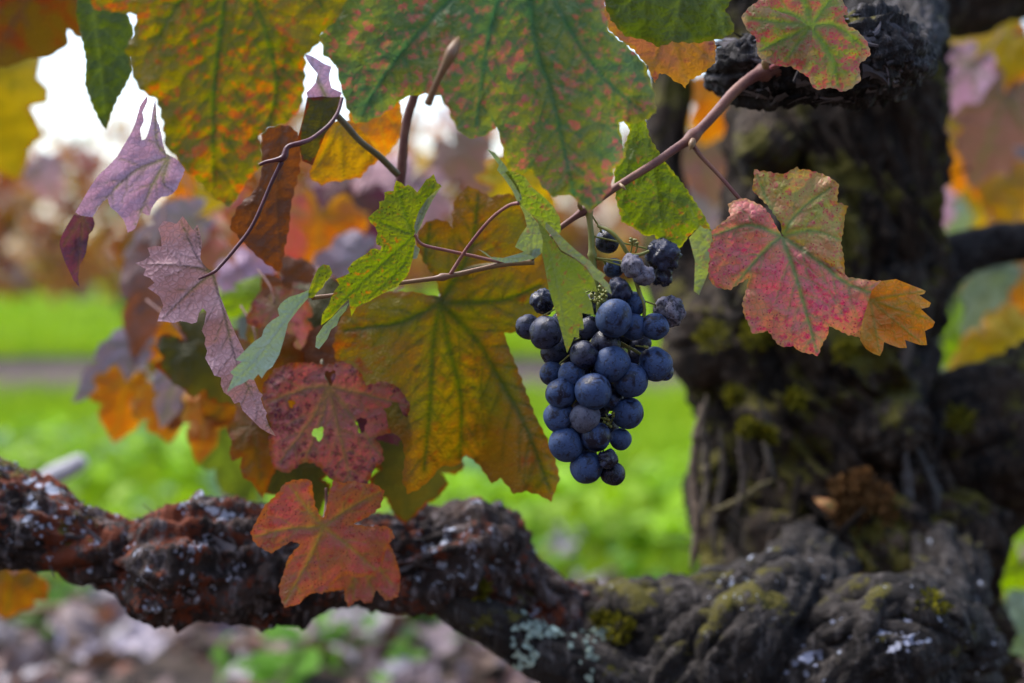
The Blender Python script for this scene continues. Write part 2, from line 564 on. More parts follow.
# bare strip under the next vine row
def strip_mat():
    N = NT('bare row soil')
    co = N.n('ShaderNodeTexCoord').outputs['Object']
    n2 = N.noise(co, 9.0, 6, 0.7)
    return N.done(N.bsdf(N.mix(n2, (0.045, 0.034, 0.030), (0.15, 0.115, 0.105)), 0.95, N.bump(n2, 0.7, 0.03), 0.15))
sv = []; sf = []
xx = np.linspace(-14, 14, 120)
for x in xx:
    a = 5.65 + 0.12 * noise.noise((x * 1.3, 0, 1)); b = 7.6 + 0.2 * noise.noise((x * 1.1, 3, 1))
    for t in np.linspace(0, 1, 9):
        y = a + (b - a) * t
        sv.append((x, y, 0.035 + 0.05 * math.sin(math.pi * t) + 0.02 * noise.noise((x * 2, y * 2, 2)) - (0.03 if t in (0, 1) else 0)))
for i in range(119):
    for j in range(8):
        sf.append((i * 9 + j, (i + 1) * 9 + j, (i + 1) * 9 + j + 1, i * 9 + j + 1))
tag(mesh_obj('soil_strip', sv, sf, strip_mat()), kind='structure')


# grass and weeds -----------------------------------------------------------
def tint_mat(name, trans=0.35, rough=0.6, val=1.0, spec=0.3):
    N = NT(name)
    c = N.attr('tint').outputs['Color']
    co = N.n('ShaderNodeTexCoord').outputs['Object']
    c = N.mix(0.3, c, N.mix(N.noise(co, 60, 3), (0.2, 0.2, 0.2), (0.8, 0.8, 0.8)), 'OVERLAY')
    sh = N.bsdf(c, rough, None, spec)
    tr = N.n('ShaderNodeBsdfTranslucent'); N.set(tr.inputs[0], c)
    ms = N.n('ShaderNodeMixShader'); ms.inputs[0].default_value = trans
    N.t.links.new(sh, ms.inputs[1]); N.t.links.new(tr.outputs[0], ms.inputs[2])
    return N.done(ms.outputs[0])


GRASS = tint_mat('grass blades', 0.4)


def blades(n, y0, y1, hh, wd, seed, power=1.0, skip=None):
    r = np.random.default_rng(seed)
    y = y0 + (y1 - y0) * r.random(n) ** power
    x = (r.random(n) * 2 - 1) * (y * 0.48 + 0.8)
    if skip is not None:
        m = (y < skip[0]) | (y > skip[1]) | (r.random(n) < 0.05)
        x, y = x[m], y[m]; n = len(x)
    a = r.random(n) * math.tau
    h = hh * r.uniform(0.5, 1.3, n)
    wv = wd * r.uniform(0.6, 1.4, n)
    la = r.random(n) * math.tau; ll = h * r.uniform(0.1, 0.8, n)
    b = np.stack([x, y, np.zeros(n) - 0.005], 1)
    s = np.stack([np.cos(a) * wv, np.sin(a) * wv, np.zeros(n)], 1)
    mid = b + np.stack([np.cos(la) * ll * .35, np.sin(la) * ll * .35, h * 0.6], 1)
    tip = b + np.stack([np.cos(la) * ll, np.sin(la) * ll, h], 1)
    v = np.stack([b - s, b + s, mid + s * 0.8, mid - s * 0.8, tip], 1).reshape(-1, 3)
    i = np.arange(n) * 5
    q = np.stack([i, i + 1, i + 2, i + 3], 1).tolist(); t = np.stack([i + 3, i + 2, i + 4], 1).tolist()
    tone = r.random((n, 1))
    patch = np.array([noise.noise((xx_ * 1.2, yy_ * 0.8, 9)) for xx_, yy_ in zip(x, y)])[:, None] * 0.5 + 0.5
    c = np.array((0.15, 0.29, 0.006)) * (1 - tone) + np.array((0.32, 0.42, 0.010)) * tone
    c = c * (0.75 + 0.5 * patch)
    return v, q + t, np.repeat(c, 5, 0)


mb = MB()
for args in ((46000, 2.05, 5.7, 0.085, 0.0035, 1, 1.3), (26000, 7.5, 20, 0.10, 0.009, 2, 1.4), (16000, 20, 70, 0.12, 0.02, 3, 1.2)):
    mb.add(*blades(*args))
tag(mb.build('grass', GRASS), 'short bright green grass between the vine rows', 'grass', kind='stuff')

# broad-leaved weeds
mb = MB()
r_ = np.random.default_rng(11)
cl = [(r_.uniform(-1.3, 1.3), 2.25 + 1.5 * r_.random() ** 1.3) for _ in range(190)]
for (x, y) in cl:
    hgt = r_.uniform(0.05, 0.17); n = r_.integers(14, 34)
    base = np.array((0.19, 0.36, 0.008)) * r_.uniform(0.65, 1.3) + np.array((0.07, 0.07, 0.0)) * r_.random()
    if r_.random() < 0.12: base = np.array((0.14, 0.24, 0.12))
    for _ in range(n):
        p = np.array((x, y, 0)) + np.array((r_.normal(0, 0.06), r_.normal(0, 0.06), hgt * r_.random() ** 0.6))
        s = r_.uniform(0.010, 0.026)
        nrm = Vector((r_.normal(0, 0.6), r_.normal(0, 0.6), 1)).normalized()
        q = nrm.to_track_quat('Z', 'Y').to_matrix()
        an = np.linspace(0, math.tau, 8, endpoint=False)
        rr = s * (1 + 0.22 * np.cos(an * 3 + r_.random() * 6))
        ring = [tuple(Vector(p) + q @ Vector((a_ * math.cos(t), a_ * math.sin(t), 0.15 * s * math.cos(2 * t)))) for a_, t in zip(rr, an)]
        mb.add(ring, [tuple(range(8))], base * r_.uniform(0.8, 1.25))
for q in range(46):
    x, y = r_.uniform(-0.85, 0.5), r_.uniform(1.55, 2.15)
    if r_.random() < 0.5: x = -0.12 + r_.normal(0, 0.10); y = 1.95 + r_.normal(0, 0.08)
    base = np.array((0.10, 0.25, 0.012)) * r_.uniform(0.6, 1.1)
    for _ in range(r_.integers(8, 20)):
        p = np.array((x, y, 0.03)) + np.array((r_.normal(0, 0.035), r_.normal(0, 0.035), 0.07 * r_.random()))
        s = r_.uniform(0.008, 0.02)
        qm = Vector((r_.normal(0, 0.6), r_.normal(0, 0.6) - 0.3, 1)).normalized().to_track_quat('Z', 'Y').to_matrix()
        ring = [tuple(Vector(p) + qm @ Vector((s * math.cos(t), s * 0.7 * math.sin(t), 0.15 * s * math.cos(2 * t)))) for t in np.linspace(0, math.tau, 8, endpoint=False)]
        mb.add(ring, [tuple(range(8))], base * r_.uniform(0.8, 1.25))
tag(mb.build('weeds', GRASS, smooth=False), 'leafy bright green weeds growing at the edge of the grass', 'weeds', kind='stuff')

# ------------------------------------------------------------------ bark tools
def gnarly(pts, nseg, nring, lump=0.25, lumpf=14, ridge=0.12, rfreq=2.6, rlong=7.0, fine=0.04, seed=0.0, twist=0.0, cap=True):
    a = np.array([(*p, r) for p, r in pts])
    c = catmull(a, nseg)
    r = np.maximum(c[:, 3], 1e-4); c = c[:, :3]
    t, N, B = frames(c)
    s = np.concatenate([[0], np.cumsum(np.linalg.norm(np.diff(c, axis=0), axis=1))])
    out = np.empty((nseg, nring, 3))
    so = Vector((seed * 7.3, seed * 3.1, seed * 5.7))
    for i in range(nseg):
        for j in range(nring):
            an = math.tau * j / nring
            d = N[i] * math.cos(an) + B[i] * math.sin(an)
            p = c[i] + d * r[i]
            pv = Vector(p)
            l = noise.fractal(pv * lumpf + so, 1.0, 2.0, 3) * lump
            tw = an + twist * s[i]
            rd = noise.noise(Vector((math.cos(tw) * rfreq, math.sin(tw) * rfreq, s[i] * rlong)) + so)
            rd2 = noise.noise(Vector((math.cos(tw) * rfreq * 2.7, math.sin(tw) * rfreq * 2.7, s[i] * rlong * 2)) + so * 2)
            k = (1 - 2.2 * abs(rd)) * ridge + (1 - 2.2 * abs(rd2)) * ridge * 0.5
            fn = noise.fractal(pv * lumpf * 9 + so, 0.8, 2.1, 3) * fine
            out[i, j] = c[i] + d * r[i] * (1 + l + k + fn)
    return out.reshape(-1, 3), ring_faces(nseg, nring, cap)


def pxp(*pts):
    return [(P(x, y, d), rp * d / FPX) for x, y, d, rp in pts]


def shreds(pts, n, length, width, lift, seed, colr, nseg=6, swirl=0.5):
    """curled ribbons of loose bark lying along a limb"""
    rs = np.random.default_rng(seed)
    a = np.array([(*p, r) for p, r in pts])
    c = catmull(a, 120)
    t, N, B = frames(c[:, :3])
    mbx = MB()
    for _ in range(n):
        i = rs.integers(2, 116)
        an = rs.random() * math.tau
        L = length * rs.uniform(0.4, 1.4); W = width * rs.uniform(0.4, 1.5)
        d = N[i] * math.cos(an) + B[i] * math.sin(an)
        ax = t[i] * rs.choice((-1, 1))
        sd_ = np.cross(ax, d)
        ax = ax + sd_ * rs.normal(0, swirl) ; ax /= np.linalg.norm(ax)
        sd_ = np.cross(ax, d); sd_ /= np.linalg.norm(sd_)
        p0 = c[i, :3] + d * c[i, 3] * rs.uniform(0.98, 1.12)
        vv = []
        cu = rs.uniform(-0.1, 1.0) * lift; tw = rs.normal(0, 0.5); bend = rs.normal(0, 0.35)
        for q in range(nseg):
            f = q / (nseg - 1)
            p = p0 + ax * L * (f - 0.3) + d * (cu * L * f * f - 0.4 * L * L * (f - 0.3) ** 2 / max(c[i, 3], 0.004) * 0.3) + sd_ * bend * L * f * f
            wv = (sd_ * math.cos(tw * f) + d * math.sin(tw * f)) * W * (1 - 0.75 * f) * (1 + 0.3 * rs.normal())
            vv += [p - wv, p + d * W * 0.25, p + wv]
        ff = []
        for q in range(nseg - 1):
            for u in (0, 1): ff.append((q * 3 + u, q * 3 + u + 1, q * 3 + u + 4, q * 3 + u + 3))
        k = rs.random() ** 1.8
        mbx.add(vv, ff, np.array(colr[0]) * (1 - k) + np.array(colr[1]) * k)
    return mbx


def ropes(pts, n, rmin, rmax, seed, span=(0.0, 1.0), lens=(0.15, 0.5), wander=1.6, face=None, sink=0.55):
    """twisted ridges of old bark that run along a limb and sink in and out of it"""
    rs = np.random.default_rng(seed)
    a = np.array([(*p, r) for p, r in pts])
    c = catmull(a, 200)
    t, N, B = frames(c[:, :3])
    mbx = MB()
    for k in range(n):
        u0 = span[0] + (span[1] - span[0]) * rs.random(); ln = rs.uniform(*lens) * (span[1] - span[0])
        an0 = rs.random() * math.tau
        rr = rmin + (rmax - rmin) * rs.random() ** 1.8
        m = 16
        q = []
        ok = True
        for i in range(m):
            f = i / (m - 1)
            j = int(np.clip((u0 + (f - 0.5) * ln) * 199, 0, 199))
            an = an0 + wander * noise.noise((f * 1.7 + k * 3.1, seed, 0.3)) + 0.5 * noise.noise((f * 5 + k, seed, 7.3))
            d = N[j] * math.cos(an) + B[j] * math.sin(an)
            if i == m // 2 and face is not None and d[1] > face: ok = False
            lift = 1.0 + 0.10 * noise.noise((f * 3 + k * 1.3, seed + 4, 1.0)) - 0.22 * (2 * f - 1) ** 4
            q.append((c[j, :3] + d * (c[j, 3] * lift - rr * (1 - sink)), rr * (0.35 + 0.65 * math.sin(math.pi * f)) * (1 + 0.35 * noise.noise((f * 6, k, seed)))))
        if ok:
            mbx.add(*gnarly(q, 44, 14, 0.25, 60, 0.28, 1.6, 40, 0.12, seed=seed + k * 0.7))
    return mbx


def tuft(pts3, n, length, seed, cols, wd=0.0005):
    """cushion of moss: many short curled fronds standing on a patch"""
    rs = np.random.default_rng(seed)
    mbx = MB()
    for _ in range(n):
        c0, rad, nr = pts3[rs.integers(0, len(pts3))]
        o = Vector(rs.normal(0, 1, 3)).normalized() * rad * rs.random() ** 0.4
        p = Vector(c0) + o
        d = (o.normalized() * 0.8 + Vector(nr) * 0.6 + Vector(rs.normal(0, 0.5, 3))).normalized()
        s = d.cross(Vector((rs.normal(), rs.normal(), rs.normal()))).normalized() * wd * rs.uniform(0.6, 2)
        L = length * rs.uniform(0.5, 1.4)
        b = d.cross(s).normalized() * L * rs.normal(0, 0.3)
        vv = [p - s, p + s, p + d * L * 0.5 + b * 0.5 + s, p + d * L * 0.5 + b * 0.5 - s, p + d * L + b]
        k = rs.random()
        mbx.add([tuple(q) for q in vv], [(0, 1, 2, 3), (3, 2, 4)], np.array(cols[0]) * (1 - k) + np.array(cols[1]) * k)
    return mbx


TINT_BARK = tint_mat('loose bark shreds', 0.0, 0.85, spec=0.2)
TINT_MOSS = tint_mat('moss fronds', 0.25, 0.8, spec=0.1)

# ================================================================== NEXT ROWS OF VINES
ROWLEAF = tint_mat('autumn vine leaves', 0.4, 0.5)
BARK_FAR = bark_mat('far vine bark', (0.025, 0.02, 0.018), (0.08, 0.065, 0.055), (0.16, 0.14, 0.13))
PAL = [((0.62, 0.21, 0.03), 4.0), ((0.32, 0.10, 0.05), 3), ((0.58, 0.36, 0.03), 2.8), ((0.17, 0.15, 0.03), 1.5), ((0.44, 0.30, 0.30), 1.3), ((0.34, 0.08, 0.06), 2), ((0.14, 0.19, 0.03), 0.8), ((0.36, 0.20, 0.10), 2)]
pw = np.array([q for _, q in PAL]); pw = pw / pw.sum()


def fan_leaf(p, nrm, s, spin):
    q = Vector(nrm).normalized().to_track_quat('Z', 'Y').to_matrix() @ Matrix.Rotation(spin, 3, 'Z')
    o = [(0, -0.1), (0.28, -0.3), (0.52, 0.0), (0.45, 0.25), (0.55, 0.42), (0.25, 0.55), (0.0, 0.95), (-0.25, 0.55), (-0.55, 0.42), (-0.45, 0.25), (-0.52, 0), (-0.28, -0.3)]
    v = [tuple(Vector(p))] + [tuple(Vector(p) + q @ Vector((x * s, y * s, 0.18 * s * math.sin(5 * x + 3 * y)))) for x, y in o]
    return v, [(0, i + 1, (i + 1) % 12 + 1) for i in range(12)]


def vine_meshes(seed, nleaf, top):
    rs = np.random.default_rng(seed)
    v, f = gnarly([((0, 0, -0.08), 0.10), ((0.02, 0.01, 0.15), 0.075), ((-0.02, 0, 0.38), 0.07), ((0.03, 0.02, 0.55), 0.09)], 26, 20, 0.35, 9, 0.12, seed=seed)
    me_t = mesh_obj('trunk', v, f, BARK_FAR)
    mb = MB()
    for k in range(5):
        a = k / 5 * math.tau + rs.random()
        e = (0.45 * math.cos(a), 0.2 * math.sin(a), 0.55 + 0.25 * rs.random())
        mb.add(*gnarly([((0, 0, 0.48), 0.05), ((e[0] * .5, e[1] * .5, 0.56), 0.035), (e, 0.025)], 14, 10, 0.3, 12, 0.1, seed=seed + k))
    for k in range(16):
        x = rs.uniform(-0.7, 0.7); h = rs.uniform(0.7, top)
        mb.add(*tube([((x * 0.4, rs.normal(0, .1), 0.6), 0.007), ((x, rs.normal(0, .15), h * 0.8), 0.005), ((x * 1.3, rs.normal(0, .25), h), 0.003)], 6, 6))
    me_a = mb.build('arms', BARK_FAR)
    mb = MB()
    cx = rs.uniform(-0.95, 0.95, 26); ct = rs.uniform(0.65, 1.0, 26)
    for _ in range(nleaf):
        k = rs.integers(0, 26)
        x = cx[k] + rs.normal(0, 0.13)
        z = 0.42 + (top * ct[k] - 0.42) * rs.random() ** 0.9
        p = (x, rs.normal(0, 0.24), z)
        c = np.array(PAL[rs.choice(len(PAL), p=pw)][0]) * rs.uniform(0.7, 1.2)
        mb.add(*fan_leaf(p, rs.normal(0, 1, 3) + np.array((0, -0.7, 0.5)), rs.uniform(0.055, 0.11), rs.random() * 6), c)
    me_f = mb.build('foliage', ROWLEAF, smooth=False)
    return me_t, me_a, me_f


def place_vine(parts, loc, rz, label, group, first, hz=1.0):
    root = empty('background_grapevine', loc, label, 'grapevine', group)
    root.rotation_euler[2] = rz
    root.scale = (1, 1, hz)
    for p in parts:
        q = p if first else p.copy()
        if not first: COL.objects.link(q)
        q.parent = root


VM = [vine_meshes(s, 1000, t) for s, t in ((3, 1.45), (8, 1.6), (15, 1.3))]
used = [False] * 3
for row, (Y, X0, X1, dx) in enumerate(((7.0, -5.9, 5.6, 1.6), (16.5, -9.5, 9.5, 2.1), (27, -14, 14, 2.6))):
    x = X0
    k = 0
    while x <= X1:
        i = (k * 2 + row) % 3
        yy = Y + 0.1 * math.sin(k * 3.3)
        xx_ = x + 0.06 * math.sin(k * 7.1)
        if row == 0 and -2.9 < x < -2.5: xx_ -= 0.28
        if row == 1 and abs(x - (-4.3)) < 1.05: xx_ = -4.5
        place_vine(VM[i], (xx_, yy, 0.02), (k % 2) * math.pi + 0.1 * math.sin(k), ['autumn coloured grapevine in the blurred row just past the bare strip', 'small grapevine in the second row, far across the bright grass', 'tiny blurred grapevine in the farthest row on the horizon'][row],
                   ['vines in the next row', 'vines in the second row', 'vines in the farthest row'][row], not used[i], (0.86 if x < -1.5 else 0.97) if row == 0 else 0.78)
        used[i] = True
        x += dx; k += 1

for k, x in enumerate((-2.6, -0.9, 0.8, 2.5)):  # unseen vines added behind the camera, blocking low sky light from the front
    place_vine(VM[k % 3], (x, -1.35, 0), 0.2 * k, 'unseen grapevine added behind the camera to block low sky light', 'unseen vines added behind the camera', False)

# ================================================================== THE OLD VINE
BARK = bark_mat('old vine bark', (0.005, 0.0035, 0.003), (0.036, 0.022, 0.013), (0.095, 0.070, 0.050), moss=0.185, lichen=0.0)
BARK_ARM = bark_mat('rusty arm bark', (0.012, 0.008, 0.007), (0.060, 0.040, 0.034), (0.17, 0.145, 0.15), moss=0.08, rust=0.135, lichen=0.10)
BARK_ROOT = bark_mat('grey butt bark', (0.007, 0.0055, 0.005), (0.034, 0.028, 0.025), (0.095, 0.083, 0.078), moss=0.09, lichen=0.05)
BARK_SPUR = bark_mat('shaggy spur bark', (0.007, 0.006, 0.006), (0.035, 0.030, 0.029), (0.12, 0.11, 0.115), moss=0.03)

V0 = P(835, 1000, 0.98)
V0.z = 0
vine = empty('old_grapevine', V0, 'thick dark gnarled old vine trunk with mossy bark and a long crooked arm', 'grapevine')
tp = pxp((790, -140, 1.0, 90), (830, -40, 1.0, 96), (832, 60, 1.0, 88), (834, 150, 0.99, 78), (830, 240, 0.98, 84), (816, 320, 0.97, 94), (814, 400, 0.97, 94), (822, 480, 0.96, 98), (840, 560, 0.95, 118),
         (845, 650, 0.95, 122), (845, 760, 0.96, 118), (842, 900, 0.98, 120), (838, 1040, 0.99, 150))
v, f = gnarly(tp, 300, 190, 0.26, 15, 0.24, 4.2, 6.0, 0.05, seed=2.0, twist=8)
mesh_obj('trunk', v, f, BARK, vine, V0)
lv = MB()
# knobs and shoulders that bulge out of the trunk
for i, (x, y, d, rx, L, ang) in enumerate([(712, 345, 0.95, 30, 60, 80), (760, 300, 0.91, 28, 70, 60), (868, 330, 0.91, 26, 90, 110), (885, 430, 0.90, 26, 90, 120), (905, 560, 0.88, 36, 80, 110), (770, 150, 0.93, 22, 90, 85), (716, 470, 0.92, 14, 110, 86), (800, 545, 0.875, 26, 70, 25)]):
    a = R(ang)
    p0 = (x - math.cos(a) * L, y - math.sin(a) * L); p1 = (x + math.cos(a) * L, y + math.sin(a) * L)
    v, f = gnarly(pxp((p0[0], p0[1], d + 0.05, rx * 0.45), (x - 6, y, d, rx), (x + 8, y + 4, d, rx * 0.95), (p1[0], p1[1], d + 0.05, rx * 0.4)), 70, 56, 0.46, 26, 0.26, 3.2, 11, 0.06, seed=10 + i, twist=12)
    lv.add(v, f)
lv.build('bark_burl', BARK, vine, V0)
ropes(tp, 150, 0.004, 0.017, 61, (0.10, 0.80), (0.12, 0.45), 1.5, 0.35).build('bark_ridges', BARK, vine, V0)


def limb(name, pts, ns, nr, mat, seed, lump=0.3, lf=18, ridge=0.13, fine=0.05, twist=0, parent=None):
    v, f = gnarly(pts, ns, nr, lump, lf, ridge, 2.6, 12, fine, seed=seed, twist=twist)
    return mesh_obj(name, v, f, mat, parent or vine, V0)


# long arm to the left
armp = pxp((-120, 470, 0.73, 50), (-40, 497, 0.73, 40), (10, 518, 0.73, 38), (70, 543, 0.73, 31), (125, 553, 0.735, 33), (175, 560, 0.735, 47), (230, 568, 0.737, 47), (290, 566, 0.745, 39), (345, 562, 0.752, 36), (400, 560, 0.76, 40),
           (450, 556, 0.77, 42), (492, 572, 0.78, 38), (535, 606, 0.79, 34), (590, 640, 0.80, 38), (650, 655, 0.81, 42), (730, 650, 0.84, 50), (800, 640, 0.9, 50))
arm = limb('arm', armp, 360, 100, BARK_ARM, 4.0, 0.56, 24, 0.24, 0.12, 6)
mb = MB()
ropes(armp, 150, 0.002, 0.007, 90, (0.0, 1.0), (0.04, 0.14), 1.2, 0.6).build('bark_ridges', BARK_ARM, arm, V0)
mb = shreds(armp, 260, 0.012, 0.0016, 0.5, 21, ((0.02, 0.015, 0.014), (0.17, 0.15, 0.16)))
mb.build('bark_shreds', TINT_BARK, arm, V0, smooth=False)
limb('arm', pxp((430, 585, 0.755, 16), (465, 610, 0.752, 20), (510, 635, 0.752, 22), (565, 662, 0.755, 26), (640, 690, 0.76, 34), (740, 700, 0.78, 50)), 120, 50, BARK_ROOT, 6.0, 0.3, 22, 0.12, 0.06)
# swollen butt with knuckles
for i, q in enumerate([((540, 660, 0.80, 30), (610, 640, 0.79, 40), (680, 625, 0.79, 44), (740, 610, 0.81, 40), (800, 600, 0.86, 40)),
                       ((640, 720, 0.77, 40), (700, 680, 0.765, 55), (760, 630, 0.77, 56), (800, 590, 0.81, 46), (820, 560, 0.87, 30)),
                       ((790, 730, 0.76, 50), (840, 670, 0.75, 56), (895, 640, 0.755, 58), (935, 640, 0.78, 46), (960, 660, 0.83, 40)),
                       ((860, 760, 0.77, 60), (898, 695, 0.775, 58), (930, 632, 0.80, 40), (945, 560, 0.86, 36))]):
    kn = limb('root_knuckle', pxp(*[(a_, b_, c_, r_q * 0.9) for a_, b_, c_, r_q in q]), 130, 84, BARK_ROOT, 20.0 + i, 0.36, 22, 0.24, 0.06, twist=9)
    ropes(pxp(*q), 42, 0.003, 0.010, 70 + i, (0.05, 0.95), (0.25, 0.7), 1.3, 0.5).build('bark_ridges', BARK_ROOT, kn, V0)
# arms at the right and a leaning one on the left
limb('arm', pxp((880, 470, 0.98, 60), (950, 455, 0.97, 62), (1000, 440, 0.96, 64), (1060, 420, 0.95, 60), (1150, 360, 0.94, 50)), 100, 60, BARK, 31.0, 0.34, 18, 0.14)
limb('arm', pxp((900, 300, 1.02, 36), (945, 262, 1.02, 24), (990, 244, 1.02, 19), (1040, 238, 1.01, 17), (1120, 220, 1.0, 14)), 80, 36, BARK_ROOT, 33.0, 0.3, 20, 0.14)
limb('arm', pxp((905, 610, 0.98, 40), (955, 545, 0.99, 42), (985, 480, 1.0, 50), (1000, 420, 1.0, 46)), 60, 50, BARK, 35.0, 0.34, 18, 0.14)
limb('arm', pxp((735, 350, 0.99, 50), (690, 300, 1.0, 34), (668, 230, 1.01, 24), (664, 150, 1.02, 20), (672, 60, 1.03, 20), (690, -60, 1.04, 20)), 90, 40, BARK, 36.0, 0.32, 18, 0.14)
limb('arm', pxp((850, -10, 1.0, 60), (910, -8, 1.02, 40), (980, -14, 1.04, 36), (1060, -30, 1.06, 34), (1150, -60, 1.08, 30)), 80, 44, BARK, 38.0, 0.34, 18, 0.16)
# shaggy spur in front of the head
spp = pxp((712, 70, 0.675, 16), (742, 72, 0.665, 27), (785, 68, 0.66, 30), (830, 58, 0.655, 32), (870, 56, 0.66, 38), (897, 60, 0.675, 26), (905, 45, 0.73, 22), (900, 20, 0.85, 34), (880, 0, 0.96, 40))
spur = limb('spur', spp, 170, 80, BARK_SPUR, 40.0, 0.40, 34, 0.30, 0.16, 10)
shreds(pxp((725, 68, 0.672, 25), (785, 66, 0.655, 32), (830, 60, 0.65, 38), (870, 56, 0.655, 38), (897, 60, 0.675, 27), (905, 48, 0.71, 23)), 420, 0.010, 0.0022, 0.15, 5, ((0.007, 0.006, 0.006), (0.17, 0.15, 0.16)), swirl=0.3).build('bark_shreds', TINT_BARK, spur, V0, smooth=False)
# peeling strips on the trunk
shreds([(p, r * 1.04) for p, r in tp[1:11]], 700, 0.065, 0.0055, 0.12, 6, ((0.006, 0.004, 0.003), (0.10, 0.075, 0.058)), nseg=9, swirl=0.3).build('bark_strips', TINT_BARK, vine, V0, smooth=False)
mb = MB()
for (x0, y0, x1, y1, d, wd, c) in [(700, 405, 692, 570, 0.885, 5, (0.15, 0.11, 0.08)), (707, 395, 703, 520, 0.88, 4, (0.10, 0.08, 0.06)), (715, 512, 775, 480, 0.868, 4, (0.12, 0.10, 0.05)), (722, 430, 716, 560, 0.875, 4, (0.08, 0.065, 0.05)), (760, 400, 775, 480, 0.868, 4, (0.09, 0.075, 0.06)), (745, 420, 738, 520, 0.872, 4, (0.07, 0.055, 0.045)), (900, 440, 925, 560, 0.872, 5, (0.08, 0.07, 0.065)), (915, 430, 945, 540, 0.88, 5, (0.06, 0.055, 0.05))]:
    n_ = 26
    pts = [P(x0 + (x1 - x0) * t + 3 * math.sin(t * 7 + x0) + 2 * noise.noise((t * 9, x0, 0)), y0 + (y1 - y0) * t, d + 0.006 * math.sin(t * 4) + 0.02 * (t - 0.5) ** 2) for t in np.linspace(0, 1, n_)]
    v, f = tube([(p, wd * d / FPX * math.sin(math.pi * (0.04 + 0.92 * t)) ** 0.6 * (1 + 0.4 * noise.noise((t * 14, y0, 2)))) for p, t in zip(pts, np.linspace(0, 1, n_))], 8, 2, wob=0.2)
    mb.add(v, f, c)
mb.build('bark_strips', TINT_BARK, vine, V0)
# moss
dn = (0, -0.8, 0.5)
tuft([(P(862 + 26 * math.sin(k * 2.4) * (k / 22) ** 0.5 * 1.3, 512 + 42 * math.cos(k * 2.4) * (k / 22) ** 0.5, 0.862 + 0.004 * math.sin(k * 5)), 0.0052, dn) for k in range(22)] + [(P(868, 592, 0.81), 0.007, dn), (P(860, 585, 0.815), 0.006, dn)],
     2300, 0.004, 3, ((0.06, 0.03, 0.01), (0.28, 0.14, 0.05))).build('dry_moss', TINT_MOSS, vine, V0, smooth=False)
tuft([(P(748, 428, 0.855), 0.006, dn), (P(768, 435, 0.855), 0.005, dn), (P(735, 395, 0.87), 0.006, dn), (P(795, 400, 0.86), 0.006, dn), (P(712, 335, 0.885), 0.010, dn), (P(755, 335, 0.87), 0.009, dn), (P(790, 590, 0.80), 0.010, dn), (P(825, 610, 0.80), 0.009, dn),
      (P(930, 607, 0.735), 0.008, dn), (P(915, 612, 0.735), 0.006, dn), (P(760, 580, 0.79), 0.007, dn), (P(960, 420, 0.9), 0.009, dn), (P(620, 630, 0.765), 0.008, dn), (P(602, 622, 0.775), 0.006, dn), (P(480, 590, 0.745), 0.004, dn), (P(845, 350, 0.87), 0.008, dn)],
     4200, 0.004, 4, ((0.035, 0.04, 0.004), (0.20, 0.18, 0.012))).build('green_moss', TINT_MOSS, vine, V0, smooth=False)

from mathutils.bvhtree import BVHTree


def flakes(objs, spots, mat_col, seed, parent, name, size=(0.0008, 0.0026)):
    """crusty lichen scales sitting on the bark"""
    rs = np.random.default_rng(seed)
    vv = []; ff = []
    for o in objs:
        off = len(vv); L = o.matrix_world.translation if o.parent is None else V0
        vv += [x.co + L for x in o.data.vertices]; ff += [tuple(i + off for i in p.vertices) for p in o.data.polygons]
    bv = BVHTree.FromPolygons(vv, ff)
    mbx = MB()
    for (x, y, sx, sy, n) in spots:
        for _ in range(n):
            tgt = P(x + rs.normal(0, sx), y + rs.normal(0, sy), 0.7)
            d = (tgt - Vector(CL)).normalized()
            h, nr, _, _ = bv.ray_cast(Vector(CL), d)
            if h is None: continue
            q = nr.to_track_quat('Z', 'Y').to_matrix()
            r = rs.uniform(*size)
            an = np.linspace(0, math.tau, 9, endpoint=False)
            rr = r * (1 + 0.35 * rs.normal(0, 1, 9).clip(-1.2, 1.2))
            top = [tuple(h + nr * 0.0007 + q @ Vector((a_ * math.cos(t), a_ * math.sin(t), 0.0004 * rs.normal()))) for a_, t in zip(rr, an)]
            bot = [tuple(h - nr * 0.0006 + q @ Vector((a_ * 0.9 * math.cos(t), a_ * 0.9 * math.sin(t), 0))) for a_, t in zip(rr, an)]
            mbx.add(top + bot, [tuple(range(9))] + [(i, 9 + i, 9 + (i + 1) % 9, (i + 1) % 9) for i in range(9)], np.array(mat_col) * rs.uniform(0.6, 1.15))
    return mbx.build(name, TINT_BARK, parent, V0, smooth=False)


knk = [o for o in vine.children if o.name.startswith(('root_knuckle', 'arm'))]
flakes(knk, [(880, 625, 14, 5, 60), (912, 617, 7, 4, 22), (845, 628, 8, 4, 18), (905, 640, 10, 6, 14), (810, 660, 12, 10, 10)], (0.29, 0.31, 0.40), 1, vine, 'lichen')
flakes(knk, [(545, 628, 14, 6, 40), (600, 632, 9, 5, 30), (525, 655, 8, 8, 14), (585, 655, 12, 8, 12)], (0.34, 0.44, 0.38), 2, vine, 'lichen')
flakes([arm], [(35, 530, 10, 5, 9), (70, 520, 3, 4, 5), (55, 560, 4, 4, 5), (188, 548, 7, 5, 12), (205, 545, 5, 6, 8), (192, 590, 6, 12, 10), (238, 570, 5, 10, 12), (120, 545, 6, 4, 5), (470, 545, 7, 5, 9), (445, 530, 4, 3, 4)], (0.30, 0.30, 0.36), 3, arm, 'lichen', (0.0005, 0.0013))

# ================================================================== CANES AND SHOOTS
def cane(name, label, mat, pts, nodes=(), cat='vine shoot', sides=14):
    v, f = px_tube(pts, sides=sides, per=10, nodes=nodes, wob=0.02)
    o3 = P(*pts[0][:3])
    o = mesh_obj(name, v, f, mat, None, o3)
    return tag(o, label, cat)


